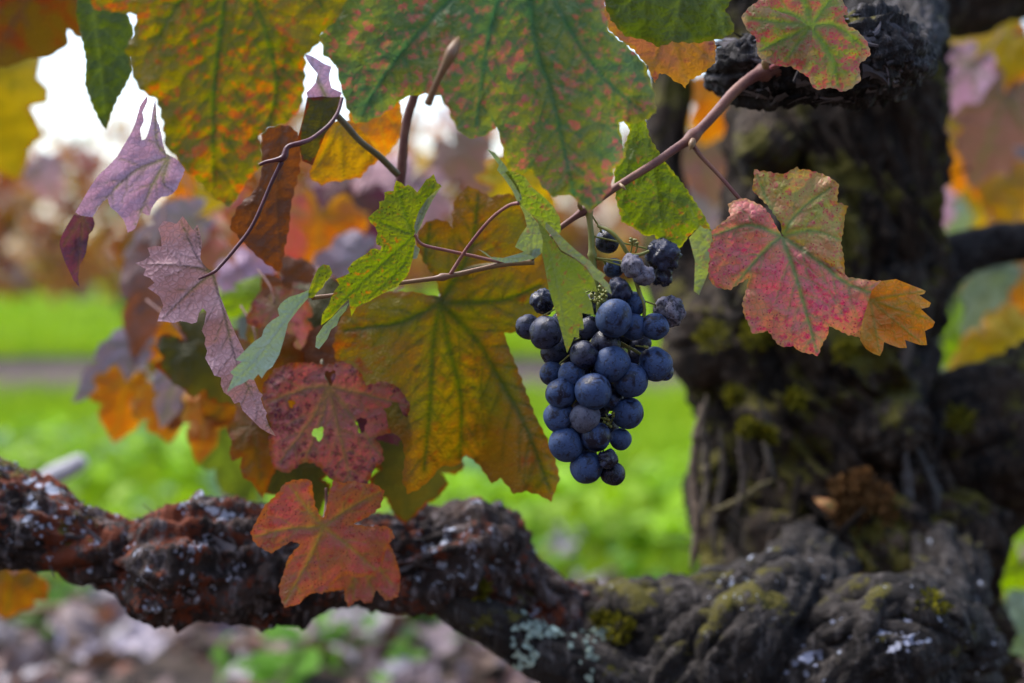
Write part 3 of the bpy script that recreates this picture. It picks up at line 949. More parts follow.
cane('vine_cane', 'smooth red brown cane slanting down from the shaggy spur to the grape bunch', MT['cane'],
     [(790, 70, 0.655, 7), (764, 72, 0.645, 6.6), (748, 80, 0.64, 5.6), (733, 93, 0.635, 5.4), (712, 117, 0.628, 5.2), (692, 137, 0.622, 5.0), (672, 151, 0.616, 4.3), (655, 163, 0.612, 4.2), (618, 186, 0.606, 3.7), (585, 210, 0.603, 3.2), (560, 228, 0.602, 2.7), (545, 244, 0.602, 2.4), (531, 258, 0.601, 2.4)],
     ((0.085, 0.5), (0.415, 0.45), (0.75, 0.6), (1.0, 0.5)))
vc = bpy.data.objects['vine_cane']
for (x, y, d, dx, dy, r_) in [(693, 140, 0.618, -3, 10, 3.0), (581, 209, 0.601, -3, -8, 2.2), (766, 68, 0.637, -2, -12, 3.4), (620, 184, 0.603, 6, 6, 1.6)]:
    v, f = px_tube([(x, y, d, r_), (x + dx * 0.5, y + dy * 0.5, d - 0.002, r_ * 1.15), (x + dx, y + dy, d - 0.003, 0.4)], sides=8, per=5)
    mesh_obj('bud', v, f, MT['shoot'], vc, P(790, 70, 0.655))
cane('vine_shoot', 'thin tan shoot running left from behind the folded green leaf', MT['shoot'],
     [(534, 262, 0.602, 2.9), (500, 265, 0.600, 2.5), (449, 276, 0.598, 2.5), (415, 281, 0.597, 2.2), (378, 286, 0.596, 2.1), (340, 294, 0.595, 1.9), (312, 298, 0.594, 2.4)], ((0.36, 0.7), (0.70, 0.9)))
cane('vine_shoot', 'dark brown upright shoot in front of the white sky gap', MT['cane'], [(396, 210, 0.68, 5), (401, 175, 0.675, 5), (406, 125, 0.67, 4.6), (416, 90, 0.665, 4.4), (430, 40, 0.66, 4.5), (440, -40, 0.66, 5)], cat='vine shoot')
cane('vine_shoot', 'olive stalk slanting below the hanging yellow leaf', MT['olive_stem'], [(330, 108, 0.64, 3.2), (345, 124, 0.64, 3.4), (360, 141, 0.642, 3.2), (380, 157, 0.645, 3.4), (398, 175, 0.65, 3.5)])
cane('vine_shoot', 'purple forked stalk carrying the lilac leaf at its lower end', MT['purple_stem'],
     [(342, 98, 0.632, 2.0), (338, 112, 0.628, 1.9), (331, 123, 0.625, 2.1), (322, 131, 0.622, 1.9), (311, 139, 0.618, 2.1), (301, 143, 0.614, 2.6), (288, 147, 0.612, 2.6), (284, 157, 0.611, 3.6), (276, 160, 0.61, 2.3), (266, 162, 0.61, 1.8), (255, 167, 0.61, 1.5)])

# ================================================================== FOREGROUND LEAVES
GREEN_V = (0.09, 0.13, 0.025)
LM = {}
LM['top_left'] = leaf_mat('mottled olive and red leaf', (0.25, 0.17, 0.012), (0.15, 0.13, 0.012), edge=(0.15, 0.12, 0.015), edge_w=0.3, spot=(0.48, 0.08, 0.03), spot_amt=0.75, spot_scale=2.5, halo_amt=0.6, vein=(0.04, 0.085, 0.015), trans=0.5, seed=1)
LM['top_mid'] = leaf_mat('green leaf with pink mottling', (0.19, 0.20, 0.035), (0.10, 0.16, 0.05), edge=(0.30, 0.28, 0.03), edge_w=0.12, spot=(0.50, 0.12, 0.12), spot_amt=0.72, spot_scale=2.7, vein=(0.04, 0.11, 0.045), trans=0.35, seed=2, halo_amt=0.65)
LM['mid_green'] = leaf_mat('fresh green leaf', (0.13, 0.17, 0.02), (0.10, 0.15, 0.02), edge=(0.30, 0.30, 0.03), edge_w=0.12, spot=(0.36, 0.12, 0.05), spot_amt=0.4, spot_scale=2.6, under=(0.42, 0.46, 0.30), trans=0.4, seed=3)
LM['dark_green'] = leaf_mat('dark green leaf', (0.05, 0.075, 0.012), (0.07, 0.10, 0.014), edge=(0.10, 0.11, 0.012), edge_w=0.2, trans=0.35, seed=4)
LM['peach'] = leaf_mat('peach orange leaf', (0.56, 0.22, 0.11), (0.52, 0.25, 0.07), edge=(0.55, 0.28, 0.06), edge_w=0.2, spot=(0.20, 0.04, 0.07), spot_amt=0.4, spot_scale=1.2, vein=(0.40, 0.22, 0.06), trans=0.2, seed=5)
LM['pink_green'] = leaf_mat('green and rose leaf', (0.22, 0.24, 0.035), (0.30, 0.19, 0.09), edge=(0.34, 0.22, 0.13), edge_w=0.3, spot=(0.52, 0.07, 0.11), spot_amt=1.0, spot_scale=2.6, halo_amt=0.6, vein=(0.14, 0.22, 0.04), dots=(0.30, 0.03, 0.05), trans=0.35, seed=6)
LM['red_pink'] = leaf_mat('rose red leaf with magenta specks', (0.62, 0.15, 0.18), (0.58, 0.22, 0.13), edge=(0.50, 0.24, 0.09), edge_w=0.10, spot=(0.50, 0.045, 0.11), spot_amt=0.6, spot_scale=3.0, vein=(0.15, 0.21, 0.075), halo_amt=0.85, dots=(0.24, 0.012, 0.06),
                           under=(0.46, 0.16, 0.03), under2=(0.40, 0.20, 0.03), uvein=(0.24, 0.16, 0.03), trans=0.32, net=0.6, seed=7)
LM['yellow_green'] = leaf_mat('yellow green leaf with rust specks', (0.19, 0.22, 0.02), (0.14, 0.19, 0.015), edge=(0.30, 0.30, 0.025), edge_w=0.12, spot=(0.40, 0.12, 0.02), spot_amt=0.45, spot_scale=3.6, vein=(0.09, 0.14, 0.015), halo_amt=0.5, under=(0.50, 0.54, 0.44), trans=0.45, seed=8, dots=(0.05, 0.03, 0.01))
LM['bunch'] = leaf_mat('green leaf over the grapes', (0.27, 0.33, 0.05), (0.22, 0.30, 0.04), edge=(0.26, 0.30, 0.06), edge_w=0.15, spot=(0.38, 0.13, 0.06), spot_amt=0.42, spot_scale=3.2, under=(0.42, 0.46, 0.33), trans=0.4, seed=9, vein=(0.22, 0.27, 0.07))
LM['pale'] = leaf_mat('pale sage leaf underside', (0.20, 0.26, 0.04), (0.18, 0.25, 0.04), under=(0.46, 0.56, 0.44), under2=(0.38, 0.50, 0.36), uvein=(0.40, 0.47, 0.36), trans=0.3, seed=10)
LM['lilac'] = leaf_mat('lilac brown leaf underside', (0.42, 0.22, 0.22), (0.36, 0.18, 0.16), under=(0.66, 0.40, 0.42), under2=(0.56, 0.31, 0.32), uvein=(0.10, 0.025, 0.075), trans=0.25, seed=11)
LM['lavender'] = leaf_mat('lavender leaf underside', (0.40, 0.25, 0.36), (0.36, 0.2, 0.28), under=(0.68, 0.50, 0.62), under2=(0.64, 0.40, 0.50), uvein=(0.26, 0.11, 0.22), trans=0.3, seed=12)
LM['wine'] = leaf_mat('dark wine leaf', (0.12, 0.03, 0.05), (0.09, 0.025, 0.03), vein=(0.10, 0.06, 0.03), under=(0.20, 0.09, 0.13), trans=0.3, seed=13)
LM['amber'] = leaf_mat('olive amber leaf', (0.30, 0.13, 0.010), (0.22, 0.17, 0.012), edge=(0.24, 0.095, 0.010), edge_w=0.4, spot=(0.30, 0.05, 0.008), spot_amt=0.35, spot_scale=0.9, vein=(0.035, 0.065, 0.010), vein_amt=0.75, halo_amt=0.6, trans=0.4, ns=0.32, seed=14)
LM['maroon'] = leaf_mat('maroon speckled leaf', (0.40, 0.11, 0.10), (0.34, 0.12, 0.13), edge=(0.22, 0.06, 0.02), edge_w=0.3, spot=(0.055, 0.006, 0.025), spot_amt=0.85, spot_scale=2.8, vein=(0.20, 0.14, 0.06), halo_amt=0.5, trans=0.32, net=0.7, seed=15)
LM['coral'] = leaf_mat('coral red leaf', (0.44, 0.11, 0.10), (0.36, 0.13, 0.06), edge=(0.44, 0.14, 0.05), edge_w=0.2, spot=(0.36, 0.055, 0.045), spot_amt=0.5, spot_scale=2.0, vein=(0.27, 0.20, 0.05), dots=(0.10, 0.015, 0.02), trans=0.32, seed=16)
LM['ochre'] = leaf_mat('ochre leaf', (0.40, 0.21, 0.018), (0.34, 0.15, 0.015), edge=(0.42, 0.15, 0.02), edge_w=0.3, vein=(0.24, 0.16, 0.02), trans=0.45, seed=17)
LM['orange'] = leaf_mat('orange leaf', (0.52, 0.17, 0.02), (0.46, 0.12, 0.02), edge=(0.50, 0.24, 0.03), edge_w=0.25, vein=(0.40, 0.20, 0.03), under=(0.46, 0.22, 0.12), trans=0.45, seed=18)
LM['brown'] = leaf_mat('brown red leaf', (0.17, 0.06, 0.025), (0.12, 0.045, 0.02), edge=(0.15, 0.05, 0.02), edge_w=0.3, vein=(0.09, 0.04, 0.02), under=(0.30, 0.19, 0.17), under2=(0.22, 0.13, 0.10), trans=0.4, seed=19)
LM['olive'] = leaf_mat('olive brown leaf', (0.085, 0.065, 0.014), (0.06, 0.055, 0.012), edge=(0.16, 0.03, 0.012), edge_w=0.12, vein=(0.05, 0.05, 0.012), under=(0.28, 0.22, 0.20), trans=0.4, seed=20)
LM['yellow'] = leaf_mat('golden leaf', (0.50, 0.34, 0.025), (0.42, 0.24, 0.02), edge=(0.45, 0.18, 0.02), edge_w=0.2, vein=(0.30, 0.25, 0.03), trans=0.45, seed=21)
LM['grey'] = leaf_mat('grey lavender dry leaf', (0.24, 0.17, 0.17), (0.28, 0.2, 0.2), under=(0.34, 0.28, 0.34), under2=(0.27, 0.20, 0.25), trans=0.25, seed=22)
LM['gold'] = leaf_mat('olive gold leaf', (0.26, 0.18, 0.015), (0.17, 0.12, 0.012), edge=(0.20, 0.09, 0.012), edge_w=0.3, vein=(0.14, 0.12, 0.02), trans=0.4, seed=24)
LM['rust'] = leaf_mat('burnt ochre leaf', (0.25, 0.11, 0.014), (0.19, 0.065, 0.012), edge=(0.24, 0.07, 0.015), edge_w=0.3, vein=(0.14, 0.09, 0.02), trans=0.4, seed=25)
LM['wine_brown'] = leaf_mat('dark red brown leaf', (0.14, 0.035, 0.015), (0.10, 0.06, 0.012), edge=(0.10, 0.06, 0.012), edge_w=0.3, vein=(0.08, 0.04, 0.02), trans=0.3, seed=26)
LM['dull_pink'] = leaf_mat('dull pink brown leaf', (0.26, 0.13, 0.10), (0.22, 0.11, 0.08), under=(0.34, 0.19, 0.165), under2=(0.26, 0.15, 0.12), trans=0.2, seed=41)
LM['celadon'] = leaf_mat('pale grey green leaf', (0.22, 0.28, 0.18), (0.18, 0.25, 0.14), under=(0.32, 0.38, 0.29), under2=(0.25, 0.32, 0.22), trans=0.2, seed=42)
LM['lime'] = leaf_mat('lime leaf', (0.22, 0.34, 0.02), (0.26, 0.36, 0.03), trans=0.5, seed=23, under=(0.40, 0.48, 0.36))

ML = MT
# big mottled leaf, top left
leaf('large olive leaf with red mottling hanging from the top edge above the lilac leaf', LM['top_left'], 0.53, (232, -70),
     [[(222, 20), (213, 100), (214, 185)], [(255, 0), (268, 40), (276, 90), (262, 140)], [(300, -20), (325, 10)], [(180, 0), (150, 50)], [(190, -60), (90, -20)], [(190, -100), (130, -110)], [(280, -100), (340, -70)]],
     [dict(o=[(100, -95), (88, -40), (91, 0), (93, 9), (137, 15), (133, 35), (125, 50), (129, 57), (133, 77), (140, 90), (157, 100), (163, 123), (165, 147), (177, 157), (183, 167), (197, 180), (213, 197), (230, 207), (240, 194), (247, 180), (258, 170), (262, 150), (259, 136), (270, 128), (285, 124),
              (300, 110), (304, 92), (306, 55), (319, 43), (322, 33), (339, 17), (346, 0), (356, -40), (340, -90), (290, -130), (245, -120), (234, -72), (215, -125), (150, -130)],
           dz=lambda u, v: 0.10 * u - 0.12 * v + 2.0 * u * u + 0.9 * v * v, teeth=(13, 2.0))],
     [(232, -70, 0.532, 4), (240, -110, 0.54, 4), (262, -170, 0.56, 4.5)], MT['stem_pink'], step=3.0, vw=1.8, bul=0.0012, ripple=0.004)

# big green leaf, top middle
leaf('large green leaf with pink mottling and puckered surface at top centre above the grapes', LM['top_mid'], 0.545, (520, -75),
     [[(535, 40), (552, 95), (575, 200)], [(490, 30), (476, 125)], [(440, 10), (395, 60), (360, 115)], [(565, 20), (602, 75), (640, 110)], [(580, -40), (640, 20)], [(450, -60), (350, -20)], [(480, -110), (420, -130)], [(570, -110), (620, -120)]],
     [dict(o=[(345, -40), (335, 0), (320, 38), (324, 55), (336, 65), (341, 88), (347, 108), (356, 124), (372, 120), (388, 111), (405, 97), (425, 94), (440, 96), (450, 112), (453, 122), (462, 135), (475, 139), (487, 134), (497, 127), (503, 148), (508, 170), (520, 174), (532, 170), (542, 186), (552, 197),
              (570, 194), (590, 213), (604, 198), (612, 187), (614, 168), (626, 158), (619, 122), (640, 123), (656, 113), (653, 87), (645, 63), (629, 47), (610, 32), (604, 10), (610, -40), (600, -100), (560, -130), (528, -122), (521, -77), (508, -125), (450, -140), (380, -110)],
           dz=lambda u, v: -0.05 * u - 0.02 * v + 1.2 * u * u + 0.5 * v * v + 0.004 * np.cos(u * 130), teeth=(15, 1.8))],
     [(520, -75, 0.547, 4), (530, -120, 0.56, 4), (555, -190, 0.58, 4.5)], MT['stem_pink'], step=3.0, vw=1.9, bul=0.0015, ripple=0.004)

# green leaf behind the cane
leaf('green leaf with a pale folded edge hanging behind the slanting cane', LM['mid_green'], 0.615, (640, 105),
     [[(655, 180), (665, 252)], [(675, 170), (705, 240)], [(630, 150), (622, 205)]],
     [dict(o=[(618, 112), (630, 130), (622, 152), (614, 172), (616, 200), (622, 222), (634, 228), (645, 236), (655, 235), (658, 243), (664, 252), (672, 256), (682, 246), (689, 236), (700, 226), (712, 231), (704, 215), (692, 197), (680, 180), (664, 160), (650, 138), (645, 120), (636, 104)],
           dz=lambda u, v: 0.2 * u + 0.05 * v, teeth=(8, 1.2)),
      dict(name='folded_edge', o=[(689, 238), (695, 261), (694, 291), (699, 295), (709, 271), (715, 248), (712, 231), (701, 225)], dz=lambda u, v: 0.3 * u + 0.005, under=True, teeth=None, step=2.5, mat=LM['bunch'])],
     [(640, 105, 0.615, 2.4), (638, 85, 0.62, 2.4), (650, 60, 0.63, 2.4)], MT['olive_stem'], step=2.2, vw=1.6)

leaf('dark green leaf overhanging the peach leaf at the top edge', LM['dark_green'], 0.575, (690, -45), [[(680, 0), (672, 38)], [(715, 0), (726, 34)], [(655, -20), (615, 15)]],
     [dict(o=[(612, -50), (603, -10), (605, 5), (611, 20), (625, 36), (645, 40), (659, 47), (672, 42), (699, 43), (724, 38), (735, 31), (732, 20), (725, 10), (735, -5), (745, -40), (700, -48), (660, -70)], dz=lambda u, v: 0.1 * u + 1.0 * u * u, teeth=(11, 1.5))], step=3, vw=2)
leaf('peach orange leaf with dark stains tucked under the dark green leaf', LM['peach'], 0.60, (668, 20), [(612, 22), (650, 75), (688, 84), (712, 60)],
     [dict(o=[(599, 8), (602, 18), (609, 30), (618, 38), (625, 44), (634, 50), (642, 60), (648, 66), (650, 73), (655, 83), (660, 73), (668, 75), (675, 82), (680, 83), (685, 88), (690, 80), (694, 78), (705, 72), (709, 68), (715, 63), (716, 45), (705, 20), (670, 5), (625, 2)], dz=lambda u, v: 0.2 * v, teeth=(7, 1.2))], step=2.4)

# top right
leaf('rose and green leaf overlapping the shaggy spur at the top', LM['pink_green'], 0.60, (811, 26), [[(832, 58), (838, 86)], [(790, 38), (764, 52)], [(786, 12), (750, 15)], [(835, 25), (862, 45)], [(800, -10), (775, -30)], [(830, 0), (845, -20)]],
     [dict(o=[(741, 17), (749, 7), (757, 2), (764, -6), (770, -35), (800, -48), (820, -40), (832, -20), (842, -4), (843, 2), (847, 8), (848, 14), (843, 16), (848, 26), (857, 30), (867, 41), (871, 54), (865, 60), (859, 64), (861, 81), (856, 84), (851, 89), (842, 92), (834, 88), (827, 88), (817, 90), (812, 86), (808, 77), (800, 72), (790, 66),
               (770, 63), (758, 56), (756, 38), (747, 30)], dz=lambda u, v: 0.15 * u - 0.1 * v + 2 * u * u, teeth=(7, 0.9)),
      dict(name='folded_lobe', o=[(741, 17), (747, 30), (756, 37), (757, 48), (758, 56), (764, 61), (775, 65), (786, 67), (795, 65), (801, 62), (807, 55), (812, 40), (812, 28), (795, 18), (770, 8), (750, 7)], dz=lambda u, v: 0.10 * u - 0.006 + 5 * (v - 0.005) ** 2, teeth=(9, 0.6), veins=[(760, 50), (785, 60), (748, 18)])],
     [(811, 26, 0.602, 2.6), (800, 50, 0.615, 2.6), (772, 68, 0.64, 3)], MT['stem_pink'], step=2.0, vw=1.7)

# right red leaf
LM['orange_tip'] = leaf_mat('orange leaf tip underside', (0.52, 0.17, 0.03), (0.46, 0.22, 0.03), under=(0.62, 0.19, 0.03), under2=(0.52, 0.27, 0.03), uvein=(0.30, 0.22, 0.03), trans=0.3, seed=28)
fold = dict(name='folded_tip', mat=LM['orange_tip'], under=True, o=[(872, 290), (881, 281), (896, 279), (911, 285), (919, 288), (926, 291), (924, 294), (919, 295), (931, 303), (929, 307), (921, 309), (935, 322), (933, 327), (925, 331), (927, 345), (920, 345), (905, 340), (907, 348), (900, 348), (891, 345), (884, 342), (883, 350), (880, 356), (874, 354), (866, 349), (860, 340), (862, 322)],
            dz=lambda u, v: 0.012 + 0.25 * (u - 0.045), teeth=None, base=(870, 300), veins=[(928, 290), (932, 320), (922, 343), (880, 354)], bul=0.0004)
LM['rose_green'] = leaf_mat('rose leaf lobe turning green', (0.34, 0.31, 0.07), (0.46, 0.22, 0.11), edge=(0.33, 0.17, 0.03), edge_w=0.25, spot=(0.46, 0.07, 0.10), spot_amt=0.62, spot_scale=3.0, halo_amt=0.6, vein=(0.15, 0.22, 0.06), dots=(0.34, 0.02, 0.05), trans=0.32, net=0.5, seed=27)
leaf('rose red leaf with magenta specks and an orange folded tip right of the grapes', LM['red_pink'], 0.60, (782, 236),
     [[(797, 280), (817, 352)], [(820, 262), (850, 285), (898, 300)], [(765, 250), (735, 285)], [(750, 225), (714, 235)]],
     [dict(o=[(782, 236), (776, 226), (771, 216), (763, 206), (752, 201), (745, 198), (739, 199), (733, 201), (728, 204), (729, 210), (730, 216), (720, 224), (711, 232), (713, 240), (708, 250), (710, 258), (708, 268), (709, 279), (714, 286), (719, 288), (730, 290), (740, 283), (749, 278), (746, 290), (742, 303), (744, 315), (749, 325), (752, 334),
              (760, 333), (768, 331), (775, 341), (780, 346), (786, 347), (793, 346), (799, 351), (805, 353), (812, 354), (818, 356), (822, 345), (828, 335), (829, 326), (838, 330), (848, 335), (855, 336), (860, 338), (861, 330), (863, 325), (872, 327), (883, 325), (885, 318), (894, 316), (901, 315), (900, 303), (893, 293), (888, 286), (881, 281), (868, 280), (848, 277), (830, 265),
              (810, 250), (795, 241)], dz=lambda u, v: 0.12 * u - 0.10 * v + 1.5 * u * u + 2.0 * v * v, teeth=(7, 1.0)),
      dict(name='upper_lobe', mat=LM['rose_green'], o=[(782, 236), (781, 224), (768, 206), (752, 190), (754, 178), (754, 169), (760, 171), (766, 171), (775, 173), (784, 174), (791, 170), (797, 167), (801, 170), (805, 169), (812, 171), (820, 173), (827, 176), (834, 180), (839, 184), (838, 193), (837, 202), (843, 204), (848, 206), (845, 215), (844, 225), (843, 233), (841, 242), (844, 258), (845, 276),
                               (825, 266), (800, 250)], dz=lambda u, v: 0.004 + 0.1 * u - 0.25 * v, teeth=(7, 1.0), veins=[[(800, 210), (830, 188)], [(810, 230), (842, 240)], [(765, 195), (757, 175)]]),
      fold],
     [(782, 237, 0.606, 2.2), (757, 218, 0.612, 2.2), (737, 196, 0.612, 2.1), (718, 174, 0.615, 2.2), (700, 155, 0.618, 2.4), (691, 142, 0.621, 2.8)], MT['cane'], step=1.8, vw=1.25, bul=0.0011, ripple=0.0035)

# folded leaf over the bunch
leaf('green folded leaf with a pointed toothed tip lying over the grapes', LM['bunch'], 0.578, (519, 203),
     [[(545, 240), (558, 290), (567, 350)]],
     [dict(o=[(543, 240), (542, 254), (546, 274), (549, 290), (556, 313), (562, 334), (567, 353), (571, 345), (574, 337), (579, 338), (579, 328), (584, 329), (583, 320), (582, 313), (588, 314), (594, 314.5), (592, 303), (588, 296), (584, 289), (591, 291), (597.6, 291.7), (594, 280), (586, 268), (575, 259), (561, 252), (553, 240), (545, 229), (537, 219), (540, 230)],
           dz=lambda u, v: -0.25 * u + 0.10 * v, teeth=None),
      dict(name='folded_edge', under=True, o=[(545, 228), (553, 238), (561, 250), (575, 258), (586, 267), (594, 279), (600, 283), (606, 290), (612, 295), (609, 284), (603, 278), (606, 275), (596, 268), (590, 261), (577, 251), (566, 241), (556, 231), (546, 222)], dz=lambda u, v: -0.25 * u + 0.1 * v - 0.002, teeth=None, step=1.6),
      dict(name='upper_fold', o=[(505, 172), (513, 170), (525, 177), (533, 188), (543, 196), (553, 206), (560, 218), (561, 232), (556, 240), (546, 230), (536, 219), (527, 211), (519, 204), (520, 195), (514, 184)], dz=lambda u, v: 0.3 * u, teeth=None),
      dict(name='side_fold', under=True, o=[(519, 204), (529, 212), (540, 226), (545, 240), (543, 252), (536, 258), (524, 252), (515, 247), (520, 236), (527, 226), (524, 214)], dz=lambda u, v: 0.15 * u + 0.05 * v + 0.002, teeth=None, step=1.6),
      dict(name='side_fold', under=True, o=[(478, 249), (485, 252), (491, 257), (503, 258), (517, 254), (530, 250), (540, 248), (541, 254), (533, 259), (518, 262), (505, 263), (492, 259)], dz=lambda u, v: 0.1 * u + 0.004, teeth=None, step=1.6, veins=[[(515, 258), (480, 251)]], base=(540, 251), mat=LM['pale']),
      dict(name='upper_fold', o=[(487, 149), (495, 153), (505, 165), (512, 176), (519, 188), (522, 199), (518, 203), (512, 190), (504, 178), (497, 170), (499, 165)], dz=lambda u, v: 0.2 * u, teeth=None, step=1.6, mat=LM['pale'], under=True)],
     [(519, 203, 0.578, 2.0), (508, 206, 0.582, 1.7), (490, 220, 0.588, 1.7), (468, 247, 0.594, 1.7), (450, 275, 0.598, 1.9)], MT['stem_pink'], step=2.0, vw=1.3, bul=0.0004, ripple=0.0008)

# yellow-green leaf on the thin shoot
z2 = lambda p: conv(p, 300, 170, 3.796)
leaf('small yellow green toothed leaf with rust specks above the thin shoot', LM['yellow_green'], 0.592, z2([(435, 245)])[0],
     [z2([(470, 150), (515, 40)]), z2([(400, 170), (370, 60)]), z2([(350, 215), (265, 180)]), z2([(350, 320), (230, 430), (95, 560)]), z2([(390, 360), (220, 520)])],
     [dict(o=z2([(435, 245), (440, 215), (455, 160), (490, 110), (538, 62), (528, 52), (520, 50), (508, 15), (492, 30), (480, 35), (462, 62), (445, 85), (428, 66), (410, 55), (400, 62), (382, 46), (365, 40), (358, 62), (355, 80), (336, 80), (320, 85), (322, 102), (320, 115), (300, 120), (302, 134), (300, 145), (280, 160), (258, 182), (268, 200), (285, 215), (295, 240), (288, 262), (290, 282),
                     (310, 290), (305, 305), (286, 298), (270, 300), (252, 318), (240, 325), (222, 335), (200, 350), (190, 364), (180, 375), (188, 392), (165, 402), (135, 415), (150, 435), (130, 460), (118, 485), (110, 510), (85, 545), (80, 590), (120, 560), (155, 520), (185, 490), (190, 520), (195, 555), (205, 538), (215, 520), (260, 500), (330, 460), (370, 440), (410, 400), (430, 330), (440, 290)]),
           dz=lambda u, v: 0.35 * u + 0.04 * v + 3 * v * v, teeth=(3.2, 0.35)),
      dict(name='folded_edge', under=True, o=z2([(440, 248), (433, 215), (450, 158), (485, 105), (536, 62), (505, 112), (478, 165), (458, 215)]), dz=lambda u, v: 0.2 * u - 0.001, teeth=None, step=1.5),
      dict(name='folded_edge', under=True, o=z2([(436, 282), (456, 300), (444, 336), (428, 338)]), dz=lambda u, v: 0.0 * u - 0.001, teeth=None, step=1.5),
      dict(name='folded_lobe', under=True, mat=LM['pale'], o=z2([(62, 632), (88, 592), (120, 562), (152, 530), (185, 504), (172, 535), (150, 560), (140, 590), (118, 605), (104, 640), (72, 680), (58, 672)]), dz=lambda u, v: 0.3 * u, teeth=None, step=1.5, base=z2([(185, 504)])[0], veins=[z2([(65, 665)])[0]])],
     [(*z2([(435, 245)])[0], 0.592, 1.5), (*z2([(465, 283)])[0], 0.593, 1.6), (*z2([(560, 306)])[0], 0.595, 1.6), (*z2([(650, 325)])[0], 0.597, 1.7), (*z2([(740, 345)])[0], 0.599, 1.7), (*z2([(810, 350)])[0], 0.601, 1.8)], MT['stem_pink'], step=1.8, vw=1.1, bul=0.0004, ripple=0.001)

z3 = lambda p: conv(p, 130, 200, 2.846)
leaf('pale sage green leaf showing its underside at the end of the thin shoot', LM['pale'], 0.585, z3([(512, 262)])[0], [z3([(440, 350), (370, 440), (280, 540)])],
     [dict(o=z3([(512, 255), (480, 268), (455, 275), (440, 285), (428, 296), (420, 310), (425, 330), (405, 342), (390, 355), (380, 370), (375, 388), (350, 405), (335, 420), (300, 455), (318, 460), (285, 490), (295, 500), (275, 548), (300, 530), (318, 524), (340, 510), (352, 512), (365, 495), (375, 508), (390, 485), (405, 475), (425, 440), (440, 390), (450, 350), (480, 310), (508, 278)]),
           under=True, dz=lambda u, v: 0.35 * u - 0.15 * v, teeth=None),
      dict(name='folded_tip', mat=LM['yellow_green'], o=z3([(508, 262), (515, 240), (525, 215), (535, 195), (550, 183), (568, 186), (576, 208), (568, 222), (555, 235), (548, 250), (535, 260), (520, 280), (508, 278)]), dz=lambda u, v: 0.1 * u - 0.001, teeth=(3, 0.3))],
     [(*z3([(512, 270)])[0], 0.587, 1.6), (*z3([(520, 277)])[0], 0.592, 1.8), (313, 298, 0.594, 2.0)], MT['shoot'], step=1.8, vw=1.1, bul=0.0004, ripple=0.001)

leaf('lilac leaf showing its veined underside on a purple stalk', LM['lilac'], 0.60, z3([(235, 208)])[0],
     [z3([(180, 190), (100, 183), (25, 180)]), z3([(190, 160), (145, 60)]), z3([(180, 250), (95, 335)]), z3([(270, 330), (310, 480), (410, 668)]), z3([(205, 150), (190, 80)])],
     [dict(under=True, o=z3([(240, 205), (222, 196), (208, 182), (200, 165), (203, 140), (205, 120), (200, 95), (192, 70), (180, 86), (168, 70), (150, 45), (140, 58), (132, 68), (115, 62), (95, 60), (80, 80), (88, 105), (90, 132), (70, 130), (50, 136), (58, 158), (40, 172), (15, 180), (45, 196), (38, 214), (58, 222), (70, 236), (50, 250), (70, 264), (85, 275), (90, 288), (95, 300), (84, 325), (78, 345),
                            (100, 346), (125, 350), (142, 344), (160, 347), (176, 352), (190, 348), (196, 322), (207, 308), (218, 318), (212, 350), (204, 372), (215, 392), (212, 410), (220, 430), (214, 450), (228, 475), (240, 500), (260, 505), (258, 525), (267, 548), (285, 560), (297, 580), (312, 575), (320, 598), (340, 618), (370, 648), (392, 662), (415, 672), (395, 640), (386, 615), (390, 606), (380, 590), (372, 565), (378, 555), (365, 540), (345, 490),
                            (330, 440), (300, 380), (275, 320), (255, 270), (246, 225)]), dz=lambda u, v: -0.25 * u + 0.08 * v + 2 * u * u + 0.0015 * np.sin(v * 240 + u * 90), teeth=(3, 0.3))],
     [(*z3([(195, 225)])[0], 0.598, 1.0), (*z3([(235, 207)])[0], 0.598, 1.7), (*z3([(255, 190)])[0], 0.60, 1.7), (*z3([(300, 138)])[0], 0.604, 1.8), (*z3([(350, 70)])[0], 0.607, 1.9), (272, 182, 0.61, 2.0), (282, 162, 0.611, 2.4)], MT['purple_stem'], step=1.8, vw=1.2, bul=0.0006, ripple=0.0012)

